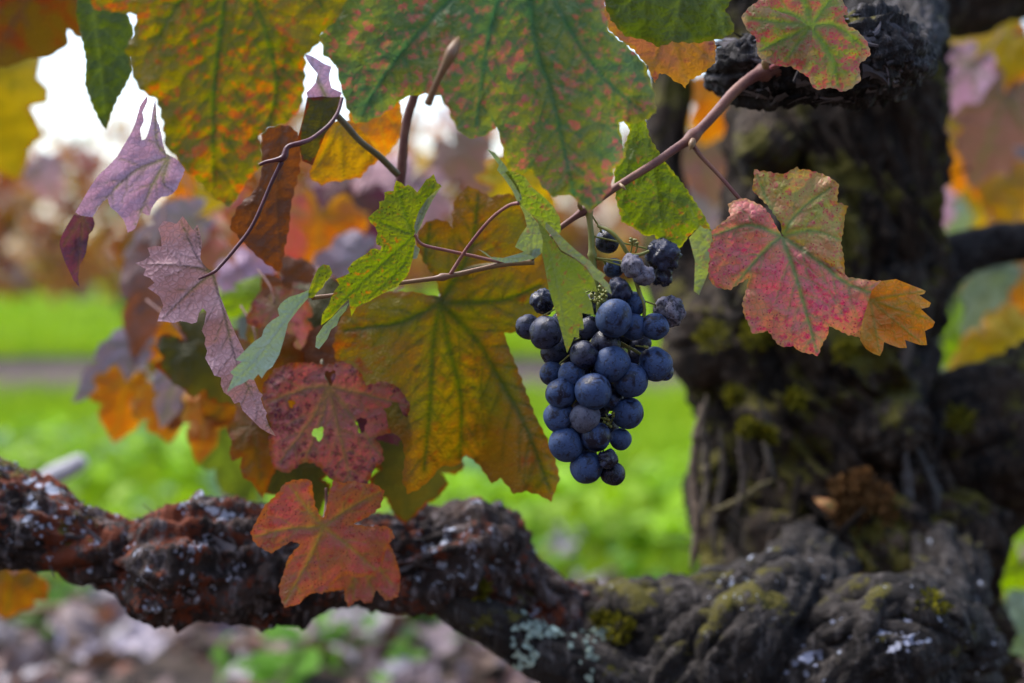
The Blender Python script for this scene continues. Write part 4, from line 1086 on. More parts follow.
z4 = lambda p: conv(p, 40, 80, 3.25)
leaf('lavender leaf with ragged torn margin drooping over the white sky gap', LM['lavender'], 0.625, z4([(420, 250)])[0],
     [z4([(300, 300), (180, 420)]), z4([(370, 330), (310, 470)]), z4([(400, 330), (430, 360)]), z4([(380, 200), (375, 80)])],
     [dict(under=True, o=z4([(350, 50), (334, 70), (325, 85), (318, 110), (310, 140), (298, 170), (280, 200), (250, 250), (220, 282), (190, 310), (165, 345), (150, 370), (115, 430), (130, 440), (170, 446), (182, 428), (190, 415), (205, 395), (220, 385), (224, 402), (230, 415), (250, 430), (272, 455), (280, 475), (285, 495), (300, 490), (312, 478), (322, 450), (330, 430), (345, 438), (356, 440), (362, 420), (370, 405), (382, 390),
                            (395, 380), (412, 378), (430, 370), (445, 355), (450, 340), (462, 315), (472, 290), (458, 268), (440, 255), (410, 240), (400, 210), (395, 180), (388, 150), (380, 130), (375, 60), (366, 100), (360, 140), (352, 172), (343, 192), (330, 196), (325, 160), (338, 132), (333, 105), (348, 72)]), dz=lambda u, v: 0.3 * u + 0.2 * v + 3 * u * u, teeth=(4, 0.5)),
      dict(name='folded_lobe', mat=LM['wine'], under=True, o=z4([(112, 436), (100, 455), (90, 470), (76, 495), (65, 520), (64, 540), (70, 560), (80, 590), (95, 620), (108, 650), (128, 674), (124, 640), (130, 600), (142, 580), (150, 560), (154, 530), (160, 500), (170, 490), (178, 468), (171, 446), (140, 442)]), dz=lambda u, v: 0.4 * u + 0.2 * v + 0.002, teeth=(4, 0.5), base=z4([(140, 440)])[0], veins=[z4([(120, 665)])[0], z4([(75, 540)])[0], z4([(165, 500)])[0]])],
     step=2.0, vw=1.6)

# amber leaf behind the shoot
leaf('large olive amber leaf with dark radiating veins left of the grapes', LM['amber'], 0.665, (440, 303),
     [[(433, 344), (430, 406), (424, 470)], [(474, 337), (496, 373), (525, 425), (550, 490)], [(500, 300), (540, 285)], [(400, 322), (345, 330)], [(470, 250), (478, 195)], [(425, 270), (430, 225)], [(450, 350), (461, 400), (460, 458)]],
     [dict(o=[(440, 296), (436, 280), (424, 262), (416, 245), (418, 232), (426, 222), (436, 219), (447, 222), (453, 228), (452, 214), (455, 199), (468, 186), (478, 190), (490, 197), (503, 194), (519, 195), (527, 215), (535, 240), (548, 262), (560, 280), (556, 305), (540, 325), (520, 332), (504, 333), (509, 348), (520, 375), (535, 415), (546, 436), (554, 455), (560, 478), (551, 502), (543, 497), (536, 494), (525, 491), (514, 494),
              (506, 484), (500, 478), (492, 484), (485, 474), (478, 464), (466, 455), (457, 466), (448, 466), (441, 466), (430, 480), (419, 489), (408, 494), (402, 480), (405, 458), (402, 440), (390, 430), (372, 415), (350, 395), (338, 370), (333, 345), (340, 318), (355, 300), (385, 292), (415, 292), (434, 296)],
           dz=lambda u, v: 0.05 * u + 0.012 * np.sin((u + 0.004) * 95) * np.clip(v / 0.06, 0, 1.2) + 0.4 * v * v, teeth=(11, 1.4))],
     [(440, 300, 0.667, 3), (448, 282, 0.672, 2.6), (472, 268, 0.66, 2.4), (505, 264, 0.625, 2.4)], MT['olive_stem'], step=2.6, vw=2.4, bul=0.001, ripple=0.002)

z5 = lambda p: conv(p, 230, 340, 2.437)
leaf('maroon speckled leaf with small holes hanging above the crooked arm', LM['maroon'], 0.655, z5([(240, 112)])[0],
     [z5([(265, 220), (300, 365)]), z5([(200, 190), (120, 300)]), z5([(300, 190), (365, 280)]), z5([(180, 120), (95, 150)]), z5([(320, 130), (430, 160)]), z5([(220, 200), (180, 300)])],
     [dict(o=z5([(100, 210), (94, 240), (95, 265), (105, 312), (122, 320), (140, 325), (160, 312), (178, 298), (200, 300), (220, 312), (235, 330), (262, 352), (290, 365), (312, 376), (330, 360), (342, 335), (352, 312), (375, 295), (370, 260), (352, 238), (375, 230), (400, 225), (430, 200), (440, 160), (425, 135), (410, 115), (390, 105), (370, 100), (345, 108), (330, 110), (320, 80), (295, 60), (270, 50), (235, 62), (200, 55), (150, 55), (110, 70), (80, 110), (78, 150), (92, 180)]),
           dz=lambda u, v: -0.1 * u + 0.15 * v + 1.5 * u * u, teeth=(8, 1.2), holes=[(*z5([(215, 228)])[0], 5.5, 6.5), (*z5([(320, 206)])[0], 5, 8), (*z5([(244, 90)])[0], 5.5, 7), (*z5([(150, 155)])[0], 3.5, 4)])],
     [(*z5([(240, 112)])[0], 0.657, 2), (*z5([(225, 80)])[0], 0.66, 1.6), (322, 360, 0.664, 1.5)], MT['olive_stem'], step=2.2, vw=1.5)
leaf('coral red five lobed leaf hanging in front of the crooked arm', LM['coral'], 0.64, z5([(228, 455)])[0],
     [z5([(190, 540), (135, 640)]), z5([(140, 460), (60, 480)]), z5([(300, 510), (355, 560)]), z5([(290, 410), (365, 370)]), z5([(180, 400), (145, 355)])],
     [dict(o=z5([(132, 350), (120, 368), (100, 390), (85, 402), (65, 440), (50, 468), (55, 485), (65, 500), (85, 512), (100, 520), (125, 505), (150, 490), (172, 498), (155, 515), (140, 535), (130, 570), (119, 600), (122, 625), (132, 652), (150, 648), (168, 644), (185, 625), (203, 616), (225, 618), (245, 600), (265, 580), (290, 573), (310, 580), (325, 577), (342, 570), (358, 560), (372, 545), (378, 520), (382, 500), (402, 482), (395, 465), (385, 455), (360, 452), (340, 455), (318, 452), (300, 448), (318, 440), (335, 432),
                     (352, 420), (366, 408), (372, 388), (376, 368), (362, 356), (350, 350), (325, 350), (300, 343), (275, 348), (252, 343), (240, 375), (235, 410), (228, 432), (222, 432), (208, 405), (202, 370), (200, 345), (185, 338), (170, 340), (150, 342)]),
           dz=lambda u, v: 0.15 * u + 0.12 * v + 1.5 * u * u, teeth=(8, 1.0), holes=[(*z5([(245, 517)])[0], 4, 2.5)])],
     [(*z5([(228, 452)])[0], 0.642, 2), (*z5([(235, 400)])[0], 0.65, 2), (326, 488, 0.650, 1.4)], MT['cane'], step=2.2, vw=1.6)
leaf('orange leaf peeking out beneath the coral red leaf', LM['ochre'], 0.665, z5([(300, 480)])[0], [z5([(300, 630)]), z5([(400, 600)]), z5([(240, 600)]), z5([(350, 620)])],
     [dict(o=z5([(210, 500), (205, 560), (225, 615), (250, 612), (278, 608), (280, 632), (290, 652), (302, 640), (315, 632), (330, 642), (345, 640), (350, 625), (356, 608), (368, 622), (380, 636), (395, 632), (410, 625), (414, 600), (415, 570), (408, 545), (400, 520), (390, 500), (350, 470), (280, 460)]), mat=LM['coral'], dz=lambda u, v: 0.1 * v, teeth=(7, 1.0))], step=2.4)

# curled things and leaves in the gap between the two top leaves
z7 = lambda p: conv(p, 210, 30, 2.846)
leaf('dark olive leaf with a curled lilac tip between the two big top leaves', LM['olive'], 0.635, z7([(330, 190)])[0], [z7([(300, 330)])[0]],
     [dict(o=z7([(276, 192), (370, 186), (376, 205), (370, 235), (350, 268), (330, 292), (310, 340), (292, 385), (262, 372), (250, 310), (265, 250)]), dz=lambda u, v: 0.1 * u, teeth=None),
      dict(name='curled_tip', mat=LM['lavender'], under=True, o=z7([(268, 68), (285, 72), (300, 80), (325, 96), (346, 104), (340, 125), (340, 142), (346, 165), (376, 178), (371, 190), (325, 193), (278, 194), (274, 178), (288, 165), (300, 150), (306, 125), (286, 100), (276, 85)]), dz=lambda u, v: 0.2 * v, teeth=None, base=z7([(330, 190)])[0], veins=[z7([(275, 75)])[0]])], step=2.4)
leaf('brown red leaf hanging behind the purple forked stalk', LM['brown'], 0.655, z7([(205, 285)])[0], [z7([(190, 450), (200, 650)]), z7([(110, 550)])],
     [dict(o=z7([(150, 290), (170, 276), (190, 270), (225, 272), (250, 290), (258, 350), (255, 400), (242, 450), (230, 500), (226, 560), (215, 610), (200, 690), (165, 670), (130, 640), (90, 600), (55, 560), (70, 520), (85, 495), (120, 465), (140, 440), (150, 380), (142, 330)]), dz=lambda u, v: 0.2 * u, teeth=(12, 1.5))], step=2.6)
leaf('golden leaf hanging from the olive stalk above the white sky gap', LM['ochre'], 0.66, z7([(370, 265)])[0], [z7([(380, 420)]), z7([(300, 400)]), z7([(460, 370)])],
     [dict(o=z7([(345, 262), (400, 258), (430, 285), (470, 335), (482, 370), (462, 385), (450, 392), (430, 420), (400, 424), (370, 432), (345, 430), (320, 442), (300, 432), (283, 420), (290, 380), (312, 330), (330, 290)]), dz=lambda u, v: 0.2 * v, teeth=(10, 1.3))], step=2.6)
leaf('orange ochre leaf behind the lower rim of the big green leaf', LM['orange'], 0.68, z7([(470, 200)])[0], [z7([(500, 340)]), z7([(430, 290)]), z7([(540, 290)])],
     [dict(o=z7([(390, 240), (410, 280), (430, 302), (455, 325), (478, 345), (500, 362), (520, 335), (532, 318), (548, 298), (545, 240), (540, 200), (460, 180)]), dz=lambda u, v: 0.2 * v, teeth=(10, 1.3))], step=2.8)
# curled bud on the edge of the middle leaf
v, f = px_tube([(428, 104, 0.538, 4), (437, 82, 0.533, 3.4), (445, 66, 0.530, 4.4), (451, 54, 0.529, 6.4), (456, 44, 0.531, 4.6), (459, 37, 0.534, 1.2)], sides=12, per=8)
tag(mesh_obj('curled_leaf_tip', v, f, MT['shoot'], None, P(430, 100, 0.535)), 'small rolled leaf tip with a dark opening on the big green leaf', 'leaf')

# ================================================================== LEAVES OUT OF FOCUS
SL = soft_leaf
SL('brown red leaf in the very top left corner', LM['wine_brown'], 30, -8, 150, 30, 0.72, 1, 0.9, curl=(0.1, 0.2, 1, 1))
SL('olive gold leaf on the left edge beneath the brown corner leaf', LM['gold'], -8, 108, 120, -20, 0.98, 0.9, 1.0, curl=(0.4, 0.2, 1, 1))
leaf('slim dark green leaf hanging down into the white sky gap', LM['dark_green'], 0.68, (92, 0), [[(100, 60), (106, 125)]],
     [dict(o=[(78, -10), (76, 15), (82, 40), (86, 60), (85, 85), (92, 105), (100, 122), (106, 130), (112, 112), (118, 98), (126, 85), (133, 70), (131, 50), (134, 30), (125, 8), (110, -10)], dz=lambda u, v: 0.3 * u, teeth=(9, 1))], step=3)
SL('grey lavender leaf hanging over the far grass', LM['grey'], 114, 362, 96, 46, 0.93, 0.42, 0.95, under=True)
SL('tall dull pink leaf above the grey lavender leaf', LM['brown'], 146, 292, 110, 10, 0.92, 0.45, 1.0, under=True)
SL('orange leaf below the grey lavender leaf', LM['orange'], 122, 402, 72, 12, 0.92, 0.8, 0.9)
SL('ochre orange leaf between the orange leaf and the dark olive leaf', LM['orange'], 163, 410, 66, -12, 0.90, 0.8, 0.8)
SL('dark olive leaf with a red rim behind the lilac leaf', LM['olive'], 210, 362, 104, -48, 0.76, 0.7, 1.0)
SL('small mauve leaf beneath the dark olive leaf', LM['grey'], 172, 388, 60, 15, 0.86, 0.6, 1.1, under=True)
SL('burnt orange leaf beneath the tip of the lilac leaf', LM['orange'], 205, 418, 74, 8, 0.84, 0.6, 1.0)
SL('dull grey green leaf hanging below the lilac leaf tip', LM['pale'], 228, 452, 100, -22, 0.87, 0.6, 1.0, under=False, pm=MT['olive_stem'])
SL('ochre leaf edge behind the maroon speckled leaf', LM['rust'], 256, 448, 78, -8, 0.70, 0.6, 1.0)
SL('lime green leaf glowing behind the lilac leaf stem', LM['lime'], 246, 300, 60, 70, 0.86, 0.6, 1.0)
SL('dark rust leaf above the pale sage leaf', LM['brown'], 300, 300, 84, -40, 0.74, 0.7, 1.0)
SL('olive leaf hidden behind the yellow green toothed leaf', LM['olive'], 320, 330, 110, 60, 0.72, 0.8, 1.0)
SL('salmon orange leaf blurred below the white sky gap', LM['orange'], 318, 240, 100, 8, 0.98, 0.9, 0.9)
SL('pale mauve leaf blurred beside the salmon leaf', LM['grey'], 345, 262, 70, 70, 0.95, 0.7, 1.0, under=True)
SL('yellow leaf blurred behind the lavender leaf', LM['yellow'], 205, 225, 90, -30, 1.05, 0.9, 0.9)
SL('pale lavender leaf blurred under the lavender leaf', LM['grey'], 170, 232, 84, 62, 0.98, 0.6, 1.0, under=True)
SL('rusty orange leaf blurred behind the lilac leaf', LM['orange'], 165, 290, 80, 20, 1.0, 0.8, 0.9)
SL('reddish leaf blurred behind the top of the lilac leaf', LM['coral'], 225, 255, 84, 40, 0.98, 0.8, 0.9)
SL('ochre leaf at the left edge under the crooked arm', LM['rust'], 10, 590, 76, 10, 0.88, 0.9, 0.6)
SL('yellow leaf blurred between the amber leaf and the top green leaf', LM['yellow'], 515, 190, 80, 20, 0.80, 0.9, 0.9)
SL('dark red leaf beside the maroon speckled leaf', LM['wine'], 372, 400, 90, -30, 0.685, 0.8, 0.9)
SL('olive leaf hanging below the amber leaf', LM['olive'], 410, 460, 110, 5, 0.72, 0.9, 0.9)
SL('orange leaf blurred left of the trunk near the cane', LM['orange'], 716, 108, 70, 20, 1.25, 0.9, 0.9)
SL('pale pink leaf blurred left of the trunk', LM['dull_pink'], 706, 165, 70, -15, 1.3, 0.8, 1.0, under=True)
SL('orange brown leaf blurred beneath the peach leaf', LM['ochre'], 722, 150, 60, 50, 1.35, 0.9, 0.9)
SL('pale leaf blurred above the rose red leaf', LM['grey'], 704, 215, 70, 10, 1.4, 0.7, 1.0, under=True)
SL('rusty leaf behind the upper left of the maroon speckled leaf', LM['rust'], 268, 372, 84, -25, 0.70, 0.8, 1.0)
SL('brown red leaf behind the top of the maroon speckled leaf', LM['brown'], 345, 372, 96, 25, 0.695, 0.9, 0.9)
SL('small orange leaf showing through the hole of the maroon speckled leaf', LM['orange'], 328, 376, 40, 0, 0.76, 1, 1)
SL('olive gold leaf behind the pale sage leaf', LM['gold'], 292, 348, 100, 15, 0.73, 0.9, 1.0)
SL('rust leaf behind the lower half of the lilac leaf', LM['rust'], 232, 385, 84, 30, 0.82, 0.8, 1.0)
SL('red leaf blurred behind the forked purple stalk', LM['coral'], 272, 228, 90, -20, 0.95, 0.9, 1.0)
SL('orange leaf blurred between the lilac and lavender leaves', LM['orange'], 196, 200, 84, 25, 1.1, 0.9, 0.9)
SL('pink leaf blurred behind the brown red hanging leaf', LM['lavender'], 250, 285, 70, -35, 0.93, 0.7, 1.0, under=True)
SL('brown leaf blurred left of the lilac leaf', LM['rust'], 148, 258, 70, -10, 1.15, 0.8, 0.9)
SL('olive leaf blurred under the orange leaves at the left', LM['gold'], 180, 335, 80, 40, 0.98, 0.7, 1.0)
SL('dark maroon leaf blurred behind the yellow green toothed leaf', LM['wine'], 352, 222, 90, 10, 1.0, 0.9, 0.9)
SL('mauve leaf blurred in the gap beneath the big green leaf', LM['dull_pink'], 470, 162, 74, -40, 1.35, 0.8, 1.0, under=True)
SL('dull pink leaf blurred left of the amber leaf', LM['lilac'], 400, 205, 90, 30, 1.2, 0.9, 1.0, under=True)
SL('small rust leaf behind the tip of the lilac leaf', LM['rust'], 262, 412, 60, 15, 0.72, 0.8, 1.0)
SL('mottled maroon leaf half hidden by the pale sage leaf', LM['maroon'], 285, 322, 70, -30, 0.70, 0.8, 1.0)
SL('small coral leaf between the maroon speckled leaf and the amber leaf', LM['coral'], 392, 372, 56, 20, 0.70, 0.8, 1.0)
SL('brown leaf hanging below the small mauve leaf', LM['brown'], 188, 398, 60, 30, 0.88, 0.7, 1.0)
SL('grey leaf hanging over the weathered stake', LM['grey'], 236, 470, 62, 10, 0.90, 0.6, 1.1, under=True)
SL('dark olive leaf above the coral red leaf', LM['olive'], 300, 478, 84, -20, 0.70, 0.8, 0.8)
SL('small orange leaf blurred below the tall dull pink leaf', LM['orange'], 160, 338, 54, 50, 0.95, 0.8, 1.0)
SL('pink leaf blurred behind the olive stalk', LM['lilac'], 345, 190, 74, 20, 1.25, 0.9, 1.0, under=True)
SL('small rose leaf blurred in the middle of the right edge', LM['coral'], 1008, 92, 50, 50, 1.4, 0.8, 1.0)
SL('small golden leaf blurred under the dull pink brown leaf', LM['yellow'], 958, 142, 46, -40, 1.3, 0.8, 1.0)
SL('small rust leaf blurred right of the trunk top', LM['rust'], 962, 64, 50, 20, 1.35, 0.8, 1.0)
SL('tiny pink leaf blurred against the white sky beside the olive gold leaf', LM['lilac'], 46, 178, 50, -30, 1.6, 0.8, 1.0, under=True)
# right edge
SL('yellow green leaf blurred beside the shaggy spur', LM['gold'], 948, 108, 66, 10, 1.35, 0.8, 1.0)
SL('small orange leaf blurred beneath the bright yellow leaf', LM['orange'], 946, 165, 58, 30, 1.4, 0.8, 1.0)
SL('pale pink leaf blurred in the middle of the right hand leaves', LM['lavender'], 975, 98, 70, -25, 1.3, 0.8, 1.0, under=True)
SL('yellow leaf blurred under the mauve leaf on the right', LM['yellow'], 966, 205, 62, -15, 1.4, 0.8, 1.0)
SL('grey green leaf blurred above the thin right arm', LM['pale'], 945, 228, 60, 10, 1.35, 0.8, 1.0, under=True)
SL('lime leaf blurred beside the pale green leaf on the right', LM['lime'], 962, 350, 60, 30, 1.2, 0.6, 1.0)
SL('pale green leaf tip hanging low on the right', LM['celadon'], 950, 390, 56, 25, 1.18, 0.5, 1.0, under=True)
SL('yellow orange leaf blurred at the top right', LM['yellow'], 985, 48, 96, 65, 1.15, 0.8, 1.0)
SL('orange leaf blurred in the top right corner', LM['orange'], 1022, 70, 84, 15, 1.2, 0.8, 1.0)
SL('lavender leaf blurred right of the shaggy spur', LM['lavender'], 956, 82, 84, 40, 1.1, 0.6, 1.0, under=True)
SL('large dull pink brown leaf blurred on the right edge', LM['dull_pink'], 994, 126, 104, 20, 1.15, 0.8, 1.0, under=True)
SL('bright yellow leaf blurred right of the trunk', LM['yellow'], 938, 135, 78, 35, 1.3, 0.7, 1.0)
SL('red orange leaf blurred beneath the dull pink brown leaf', LM['orange'], 975, 170, 78, -40, 1.25, 0.7, 1.0)
SL('mauve leaf blurred between trunk and red orange leaf', LM['lavender'], 936, 195, 64, -10, 1.3, 0.7, 1.0, under=True)
SL('pale blue grey leaf blurred on the right edge', LM['grey'], 1012, 165, 70, 60, 1.25, 0.7, 1.0, under=True)
SL('ochre leaf blurred on the right edge above the thin arm', LM['ochre'], 1012, 198, 76, -10, 1.2, 0.8, 0.9)
SL('pale green leaf blurred right of the rose red leaf', LM['celadon'], 986, 296, 104, 20, 1.15, 0.42, 1.0, under=True)
SL('golden leaf blurred low on the right edge', LM['yellow'], 1000, 350, 88, 70, 1.12, 0.8, 1.0)
SL('orange leaf blurred on the right edge beside the golden leaf', LM['orange'], 1022, 300, 74, 0, 1.2, 0.6, 1.0)
SL('small green leaf blurred at the lower right edge', LM['lime'], 1018, 585, 76, 10, 1.1, 0.7, 0.9)
SL('pale sage leaf blurred in the lower right corner', LM['pale'], 1016, 625, 74, -30, 1.1, 0.8, 0.9, under=True)
SL('small pink leaf caught in the dry moss of the trunk', LM['coral'], 826, 504, 22, 115, 0.826, 0.5, 1.0, under=False, petiole=False)

# ================================================================== GRAPES
def grape_mat(name, deep, bloom, amt, rough=0.42):
    N = NT(name)
    co = N.n('ShaderNodeTexCoord').outputs['Object']
    rnd = N.n('ShaderNodeObjectInfo').outputs['Random']
    ad = N.n('ShaderNodeVectorMath', operation='ADD'); N.set(ad.inputs[0], co)
    cx = N.n('ShaderNodeCombineXYZ'); N.set(cx.inputs[0], N.math('MULTIPLY', rnd, 31.0)); N.set(cx.inputs[1], N.math('MULTIPLY', rnd, 17.0)); N.set(ad.inputs[1], cx.outputs[0])
    c = ad.outputs[0]
    n1 = N.noise(c, 1.6, 4, 0.6, 0.5); n2 = N.noise(c, 9, 4, 0.7); n3 = N.noise(c, 3.2, 3, 0.6, 1.5)
    m = N.ramp(N.math('ADD', n1, N.math('MULTIPLY', N.math('SUBTRACT', rnd, 0.5), 0.16)), 0.42 - amt * 0.2, 0.60 - amt * 0.2)
    m = N.math('MULTIPLY', m, N.ramp(n3, 0.34, 0.48, 0.15, 1.0))
    bl = N.mix(N.ramp(n2, 0.35, 0.7), bloom, tuple(min(1, x * 1.35) for x in bloom))
    col = N.mix(m, deep, bl)
    vo = N.vor(c, 7.0, 'F1')
    sc = N.n('ShaderNodeSeparateColor'); N.set(sc.inputs[0], vo.outputs['Color'])
    sp = N.math('MULTIPLY', N.ramp(vo.outputs['Distance'], 0.06, 0.20, 1, 0), N.ramp(sc.outputs[0], 0.60, 0.66))
    col = N.mix(N.math('MULTIPLY', sp, 0.6), col, (0.34, 0.35, 0.36))
    ro = N.ramp(m, 0, 1, rough - 0.10, rough + 0.16)
    return N.done(N.bsdf(col, ro, N.bump(n2, 0.15, 0.03), 0.35))


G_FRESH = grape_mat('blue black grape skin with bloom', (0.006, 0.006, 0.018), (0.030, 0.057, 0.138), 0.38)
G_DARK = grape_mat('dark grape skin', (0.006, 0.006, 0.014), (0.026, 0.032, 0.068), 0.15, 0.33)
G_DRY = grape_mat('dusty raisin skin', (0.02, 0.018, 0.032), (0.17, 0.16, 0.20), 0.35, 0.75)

G_WAX = grape_mat('dull waxy grape skin', (0.02, 0.022, 0.045), (0.085, 0.09, 0.13), 0.5, 0.6)


def grape_mesh(seed, wr, mat, fold=0.0, res=40):
    v = []; nr, ns = res, res // 2 + 2
    for i in range(ns + 1):
        th = math.pi * i / ns
        for j in range(nr):
            ph = math.tau * j / nr
            p = Vector((math.sin(th) * math.cos(ph), math.sin(th) * math.sin(ph), math.cos(th)))
            k = 1 + 0.11 * noise.noise(p * 0.9 + Vector((seed, 0, 0)))
            if wr:
                k += wr * noise.noise(p * 1.8 + Vector((seed, 3, 0))) + wr * 0.8 * (0.35 - abs(noise.noise(p * 3.4 + Vector((0, seed, 0))))) + 0.35 * wr * noise.noise(p * 9 + Vector((0, 0, seed)))
            q = p * k
            # dimple where the stalk joins and a blossom scar at the other end
            if i == 0: q *= 0.965
            if i == ns: q *= 0.97
            v.append(tuple(q))
    f = [(i * nr + j, (i + 1) * nr + j, (i + 1) * nr + (j + 1) % nr, i * nr + (j + 1) % nr) for i in range(ns) for j in range(nr)]
    me = bpy.data.meshes.new('grape'); me.from_pydata(v, [], f); me.materials.append(mat)
    me.polygons.foreach_set('use_smooth', [True] * len(f)); me.validate(); me.update()
    return me


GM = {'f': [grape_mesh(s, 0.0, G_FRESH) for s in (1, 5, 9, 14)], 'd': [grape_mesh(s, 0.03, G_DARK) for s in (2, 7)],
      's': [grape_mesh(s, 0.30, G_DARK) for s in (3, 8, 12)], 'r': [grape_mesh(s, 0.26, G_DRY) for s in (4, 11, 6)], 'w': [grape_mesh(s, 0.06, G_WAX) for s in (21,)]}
BD = 0.60
bunch = empty('grape_bunch', P(592, 214, 0.603), 'hanging bunch of blue black wine grapes with a few shrivelled ones', 'grapes')
O = Vector(bunch.location)
# zoom x, y, radius, depth offset in mm, kind
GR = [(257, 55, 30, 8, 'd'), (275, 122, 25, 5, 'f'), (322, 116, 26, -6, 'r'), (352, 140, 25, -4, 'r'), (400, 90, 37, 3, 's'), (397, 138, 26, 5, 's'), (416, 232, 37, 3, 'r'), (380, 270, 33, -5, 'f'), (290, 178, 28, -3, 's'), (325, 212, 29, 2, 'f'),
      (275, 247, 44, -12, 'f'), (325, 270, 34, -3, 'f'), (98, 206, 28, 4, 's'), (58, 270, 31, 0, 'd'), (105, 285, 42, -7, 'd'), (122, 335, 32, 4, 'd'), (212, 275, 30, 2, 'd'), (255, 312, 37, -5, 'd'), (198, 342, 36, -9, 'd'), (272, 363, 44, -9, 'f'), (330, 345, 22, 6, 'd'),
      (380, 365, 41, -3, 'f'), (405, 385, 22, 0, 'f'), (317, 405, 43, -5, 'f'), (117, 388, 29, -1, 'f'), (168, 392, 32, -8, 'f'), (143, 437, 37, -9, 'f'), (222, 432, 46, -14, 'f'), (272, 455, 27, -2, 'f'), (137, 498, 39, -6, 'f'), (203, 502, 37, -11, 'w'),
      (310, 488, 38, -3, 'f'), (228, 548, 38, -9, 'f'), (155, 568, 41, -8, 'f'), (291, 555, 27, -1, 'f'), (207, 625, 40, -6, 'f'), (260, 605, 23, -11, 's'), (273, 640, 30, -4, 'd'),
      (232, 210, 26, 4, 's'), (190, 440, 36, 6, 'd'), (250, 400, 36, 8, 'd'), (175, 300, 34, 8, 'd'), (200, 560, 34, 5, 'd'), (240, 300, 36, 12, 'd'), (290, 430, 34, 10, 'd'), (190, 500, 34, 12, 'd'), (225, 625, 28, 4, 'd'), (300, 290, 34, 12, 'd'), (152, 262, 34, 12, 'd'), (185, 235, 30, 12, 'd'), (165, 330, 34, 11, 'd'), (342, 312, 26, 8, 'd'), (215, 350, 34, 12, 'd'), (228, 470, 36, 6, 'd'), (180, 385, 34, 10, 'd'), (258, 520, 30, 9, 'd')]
cents = []
for i, (zx, zy, zr, dz_, kd) in enumerate(GR):
    x, y = zx / 2.53 + 505, zy / 2.53 + 220
    d = BD + dz_ / 1000
    c = P(x, y, d)
    ms = GM[kd]
    o = bpy.data.objects.new('grape', ms[i % len(ms)])
    COL.objects.link(o)
    o.parent = bunch
    o.location = c - O
    r = zr * 1.05 / 2.53 * d / FPX
    q = random.uniform(0.97, 1.04)
    o.scale = (r * random.uniform(0.96, 1.03), r * random.uniform(0.96, 1.03), r * random.uniform(0.95, 1.06))
    o.rotation_euler = (random.uniform(-0.7, 0.7), random.uniform(-0.7, 0.7), random.uniform(0, 6.28))
    if kd == 'r': o['label'] = 'shrivelled dusty raisin like grape'
    if kd == 's': o['label'] = 'wrinkled dark shrunken grape'
    cents.append((c, r))
mb = MB()
zz = lambda x, y, d: P(x / 2.53 + 505, y / 2.53 + 220, d)
k = 0.6 / FPX
main = [zz(212, -22, 0.603), zz(218, 40, 0.602), zz(221, 95, 0.601), zz(232, 170, 0.600), zz(238, 280, 0.600), zz(235, 420, 0.600), zz(228, 560, 0.600), zz(232, 620, 0.600)]
mb.add(*tube([(p, r * k) for p, r in zip(main, (3.2, 3.0, 3.4, 2.6, 2.2, 2.0, 1.6, 1.2))], 10, 8, nodes=((0.0, 0.5), (0.27, 0.5))))
mb.add(*tube([(p, r * k) for p, r in zip([zz(235, 15, 0.602), zz(265, 28, 0.599), zz(292, 55, 0.598), zz(312, 85, 0.599), zz(340, 88, 0.600), zz(385, 70, 0.601)], (1.6, 2.0, 2.2, 2.2, 1.8, 1.4))], 10, 8))
mb.add(*tube([(p, r * k) for p, r in zip([zz(312, 85, 0.599), zz(330, 150, 0.600), zz(345, 200, 0.599), zz(352, 232, 0.600), zz(345, 300, 0.600)], (1.8, 2.0, 2.2, 2.0, 1.4))], 10, 8))
for (x, y, x2, y2) in [(318, 82, 320, 50), (330, 82, 334, 56), (255, 490, 262, 520), (262, 520, 278, 490), (240, 500, 255, 505), (330, 318, 360, 322), (240, 195, 215, 205)]:
    mb.add(*tube([(zz(x, y, 0.597), 0.9 * k), (zz((x + x2) / 2 + 2, (y + y2) / 2, 0.596), 0.9 * k), (zz(x2, y2, 0.595), 1.9 * k)], 8, 5))
    for q in range(3):
        p = zz(x2 + random.uniform(-7, 7), y2 + random.uniform(-7, 7), 0.594)
        mb.add(*tube([(p + Vector((0, 0, 1.6 * k)), 0.8 * k), (p, 1.9 * k), (p - Vector((0, 0, 1.6 * k)), 0.7 * k)], 8, 4))
mp_ = np.array([tuple(p) for p in main])
for c, r in cents:      # each berry's little stalk back to the axis
    j = int(np.argmin(np.linalg.norm(mp_ - np.array(c) - np.array((0, 0, 0.008)), axis=1)))
    e = Vector(mp_[j])
    dirv = (e - c).normalized()
    mb.add(*tube([(c + dirv * r * 0.95, 1.6 * k), (c + dirv * r * 1.25 + Vector((0, 0, 0.001)), 0.9 * k), (e, 1.0 * k)], 6, 4))
for q in range(46):     # knobbly bare stalk ends among the shrivelled berries
    p = zz(random.gauss(240, 14), random.gauss(196, 14), 0.592 + random.uniform(-0.004, 0.004))
    mb.add(*tube([(p + Vector((0, 0, 1.8 * k)), 0.7 * k), (p, random.uniform(1.2, 2.2) * k), (p - Vector((random.uniform(-2, 2) * k, 0, 2.0 * k)), 0.6 * k)], 6, 4))
mb.build('stalk', MT['green_stem'], bunch, O)

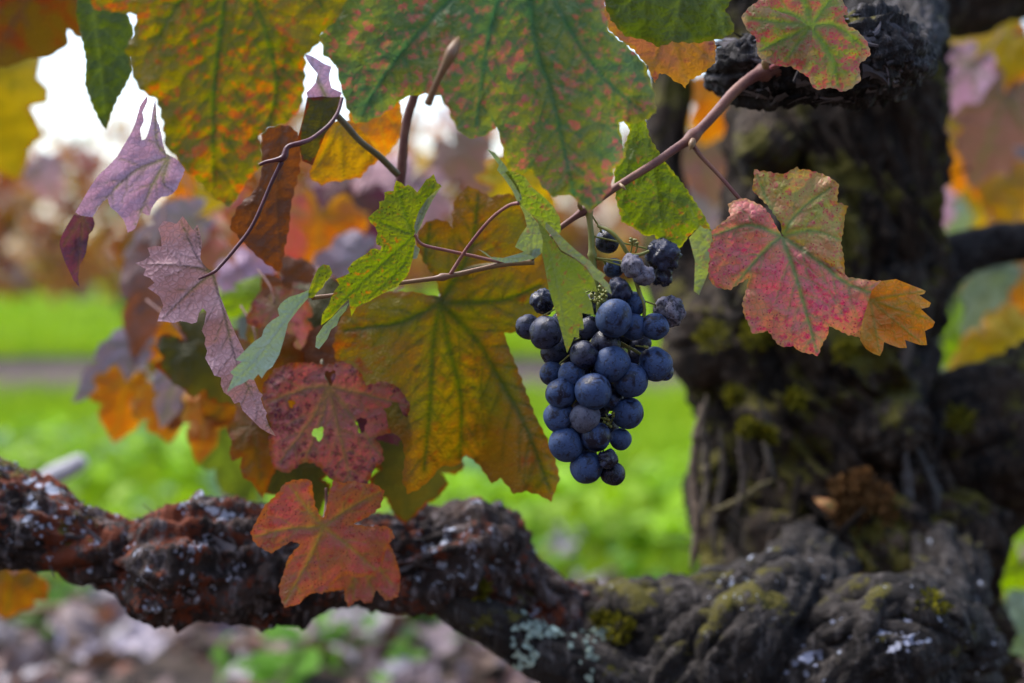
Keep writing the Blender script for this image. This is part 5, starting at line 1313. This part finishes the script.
# ================================================================== FALLEN LEAVES ON THE GROUND
def fallen_mesh(seed, size):
    rs = np.random.default_rng(seed)
    o, vt = gen_outline(seed * 0.17 % 1)
    poly = serrate([(x * 10, (y - 0.3) * 10) for x, y in o], 0.7, None)
    gx, gy = np.meshgrid(np.arange(-6, 6, 0.9), np.arange(-6, 8, 0.9))
    g_ = np.stack([gx.ravel(), gy.ravel()], 1); g_ = g_[inside(g_, poly)]
    n = len(poly)
    v2, _, f2, *_ = delaunay_2d_cdt([Vector(p) for p in np.vstack([poly, g_])], [(i, (i + 1) % n) for i in range(n)], [], 1, 1e-4)
    v = np.array([tuple(p) for p in v2]) / 10
    a = rs.random() * 6; cu = rs.uniform(0.3, 1.0)
    t = v[:, 0] * math.cos(a) + v[:, 1] * math.sin(a)
    z = cu * t * t + 0.12 * np.sin(v[:, 0] * 9 + seed) * np.cos(v[:, 1] * 8)
    ve = np.zeros(len(v))
    for A, B, wd, st in vein_segs((0, -0.3), [(x, y - 0.3) for x, y in vt], 0.02)[:60]:
        d, _ = seg_dist(v, A, B); ve = np.maximum(ve, np.exp(-(d / 0.03) ** 2))
    return np.column_stack([v * size, z * size]), [tuple(q) for q in f2 if len(q) == 3], ve, v * size * 100


FM = []
fl = [('greyish lilac fallen leaf curled on the litter under the vine', leaf_mat('lilac litter leaf', (0.24, 0.19, 0.23), (0.18, 0.135, 0.155), vein=(0.2, 0.14, 0.14), trans=0.15, seed=31)),
      ('pale pink fallen leaf curled on the litter under the vine', leaf_mat('pink litter leaf', (0.36, 0.25, 0.23), (0.28, 0.17, 0.15), vein=(0.3, 0.2, 0.16), trans=0.15, seed=32)),
      ('dark brown fallen leaf lying on the litter under the vine', leaf_mat('brown litter leaf', (0.12, 0.065, 0.04), (0.09, 0.05, 0.04), vein=(0.06, 0.04, 0.03), under=(0.25, 0.18, 0.17), trans=0.15, seed=33)),
      ('russet fallen leaf lying on the litter under the vine', leaf_mat('russet litter leaf', (0.36, 0.12, 0.07), (0.28, 0.10, 0.05), vein=(0.2, 0.1, 0.06), under=(0.4, 0.25, 0.2), trans=0.15, seed=34)),
      ('whitish fallen leaf curled on the litter under the vine', leaf_mat('whitish litter leaf', (0.42, 0.37, 0.42), (0.30, 0.26, 0.30), vein=(0.36, 0.3, 0.33), trans=0.15, seed=35))]
for i, (lb, m) in enumerate(fl):
    for s in (0, 1):
        v, f, ve, uv = fallen_mesh(i * 2 + s + 1, 0.058)
        o = mesh_obj('fallen_leaf', v, f, m, attrs={'vein': ve, 'halo': ve * 0.5, 'edge': np.ones(len(ve))}, uv=uv)
        FM.append((o, lb, [False]))
rs = np.random.default_rng(77)
for q in range(298):
    y = 1.45 + 0.95 * rs.random() ** 0.9 if q < 290 else rs.uniform(1.9, 2.15)
    x = rs.uniform(-0.78, 0.16) if rs.random() < 0.85 else rs.uniform(0.45, 0.8)
    wgt = [0.28, 0.17, 0.27, 0.16, 0.12]
    i = rs.choice(5, p=wgt) * 2 + rs.integers(0, 2)
    src, lb, us = FM[i]
    o = src if not us[0] else src.copy()
    if us[0]: COL.objects.link(o)
    us[0] = True
    s = rs.uniform(0.55, 1.15)
    o.scale = (s, s, s * rs.uniform(0.6, 1.2))
    o.location = (x, y, 0.022 + 0.035 * rs.random())
    o.rotation_euler = (rs.normal(0, 0.45) + (math.pi if rs.random() < 0.4 else 0), rs.normal(0, 0.45), rs.random() * 6.28)
    if abs(o.rotation_euler[0]) > 2: o.location.z += 0.02
    tag(o, lb, 'fallen leaf', 'fallen leaves under the vine')
mb = MB()
rl = np.random.default_rng(5)
cols = [(0.20, 0.15, 0.16), (0.28, 0.19, 0.17), (0.08, 0.045, 0.03), (0.20, 0.08, 0.05), (0.33, 0.28, 0.31), (0.16, 0.10, 0.07), (0.20, 0.14, 0.13)]
for _ in range(2600):
    y = 1.15 + 1.25 * rl.random(); x = rl.uniform(-1.6, 1.3)
    s = rl.uniform(0.008, 0.03)
    nrm = (rl.normal(0, 0.5), rl.normal(0, 0.5), 1)
    v, f = fan_leaf((x, y, 0.018 + 0.02 * rl.random()), nrm, s, rl.random() * 6.28)
    mb.add(v, f, np.array(cols[rl.integers(0, 7)]) * rl.uniform(0.6, 1.2))
tag(mb.build('leaf_litter', tint_mat('crumbled leaf litter', 0.1, 0.8), smooth=False), 'crumbled brown and pinkish leaf litter covering the soil under the vine', 'litter', kind='stuff')
# twigs in the litter
for q, (x, y, a, L) in enumerate([(-0.62, 1.75, 0.5, 0.22), (0.1, 1.6, -0.4, 0.2), (-0.25, 1.9, 0.2, 0.26)]):
    dx, dy = math.cos(a) * L / 2, math.sin(a) * L / 2
    v, f = tube([((x - dx, y - dy, 0.06), 0.006), ((x, y + 0.012, 0.075), 0.0055), ((x + dx, y + dy, 0.07), 0.004)], 8, 6, wob=0.06)
    tag(mesh_obj('twig', v, f, MT['shoot'], None, (x, y, 0.06)), ['dry twig lying in the litter below the arm at the left', 'dry twig lying in the litter at the bottom edge', 'dry twig lying in the litter near the grass'][q], 'twig')
v, f = px_tube([(-60, 560, 1.25, 9), (0, 512, 1.25, 9), (40, 484, 1.25, 10), (70, 468, 1.25, 10), (84, 460, 1.25, 7)], sides=12, per=8, wob=0.05)
tag(mesh_obj('bare_stick', v, f, stem_mat('bleached stick', (0.42, 0.39, 0.40), (0.50, 0.47, 0.50), 30, 0.8), None, P(40, 484, 1.25)), 'pale bleached stick poking up behind the crooked arm', 'stick')
# weathered stake seen below the hanging leaves
st = P(246, 520, 2.3)
v, f = gnarly([((st.x, st.y, -0.05), 0.022), ((st.x + 0.004, st.y, 0.2), 0.021), ((st.x, st.y, 0.5), 0.020), ((st.x + 0.006, st.y, 0.62), 0.019)], 40, 16, 0.06, 10, 0.06, seed=50)
tag(mesh_obj('vine_stake', v, f, bark_mat('weathered stake wood', (0.10, 0.10, 0.07), (0.20, 0.20, 0.15), (0.30, 0.30, 0.25)), None, (st.x, st.y, 0)), 'weathered grey green stake standing behind the hanging leaves', 'stake')
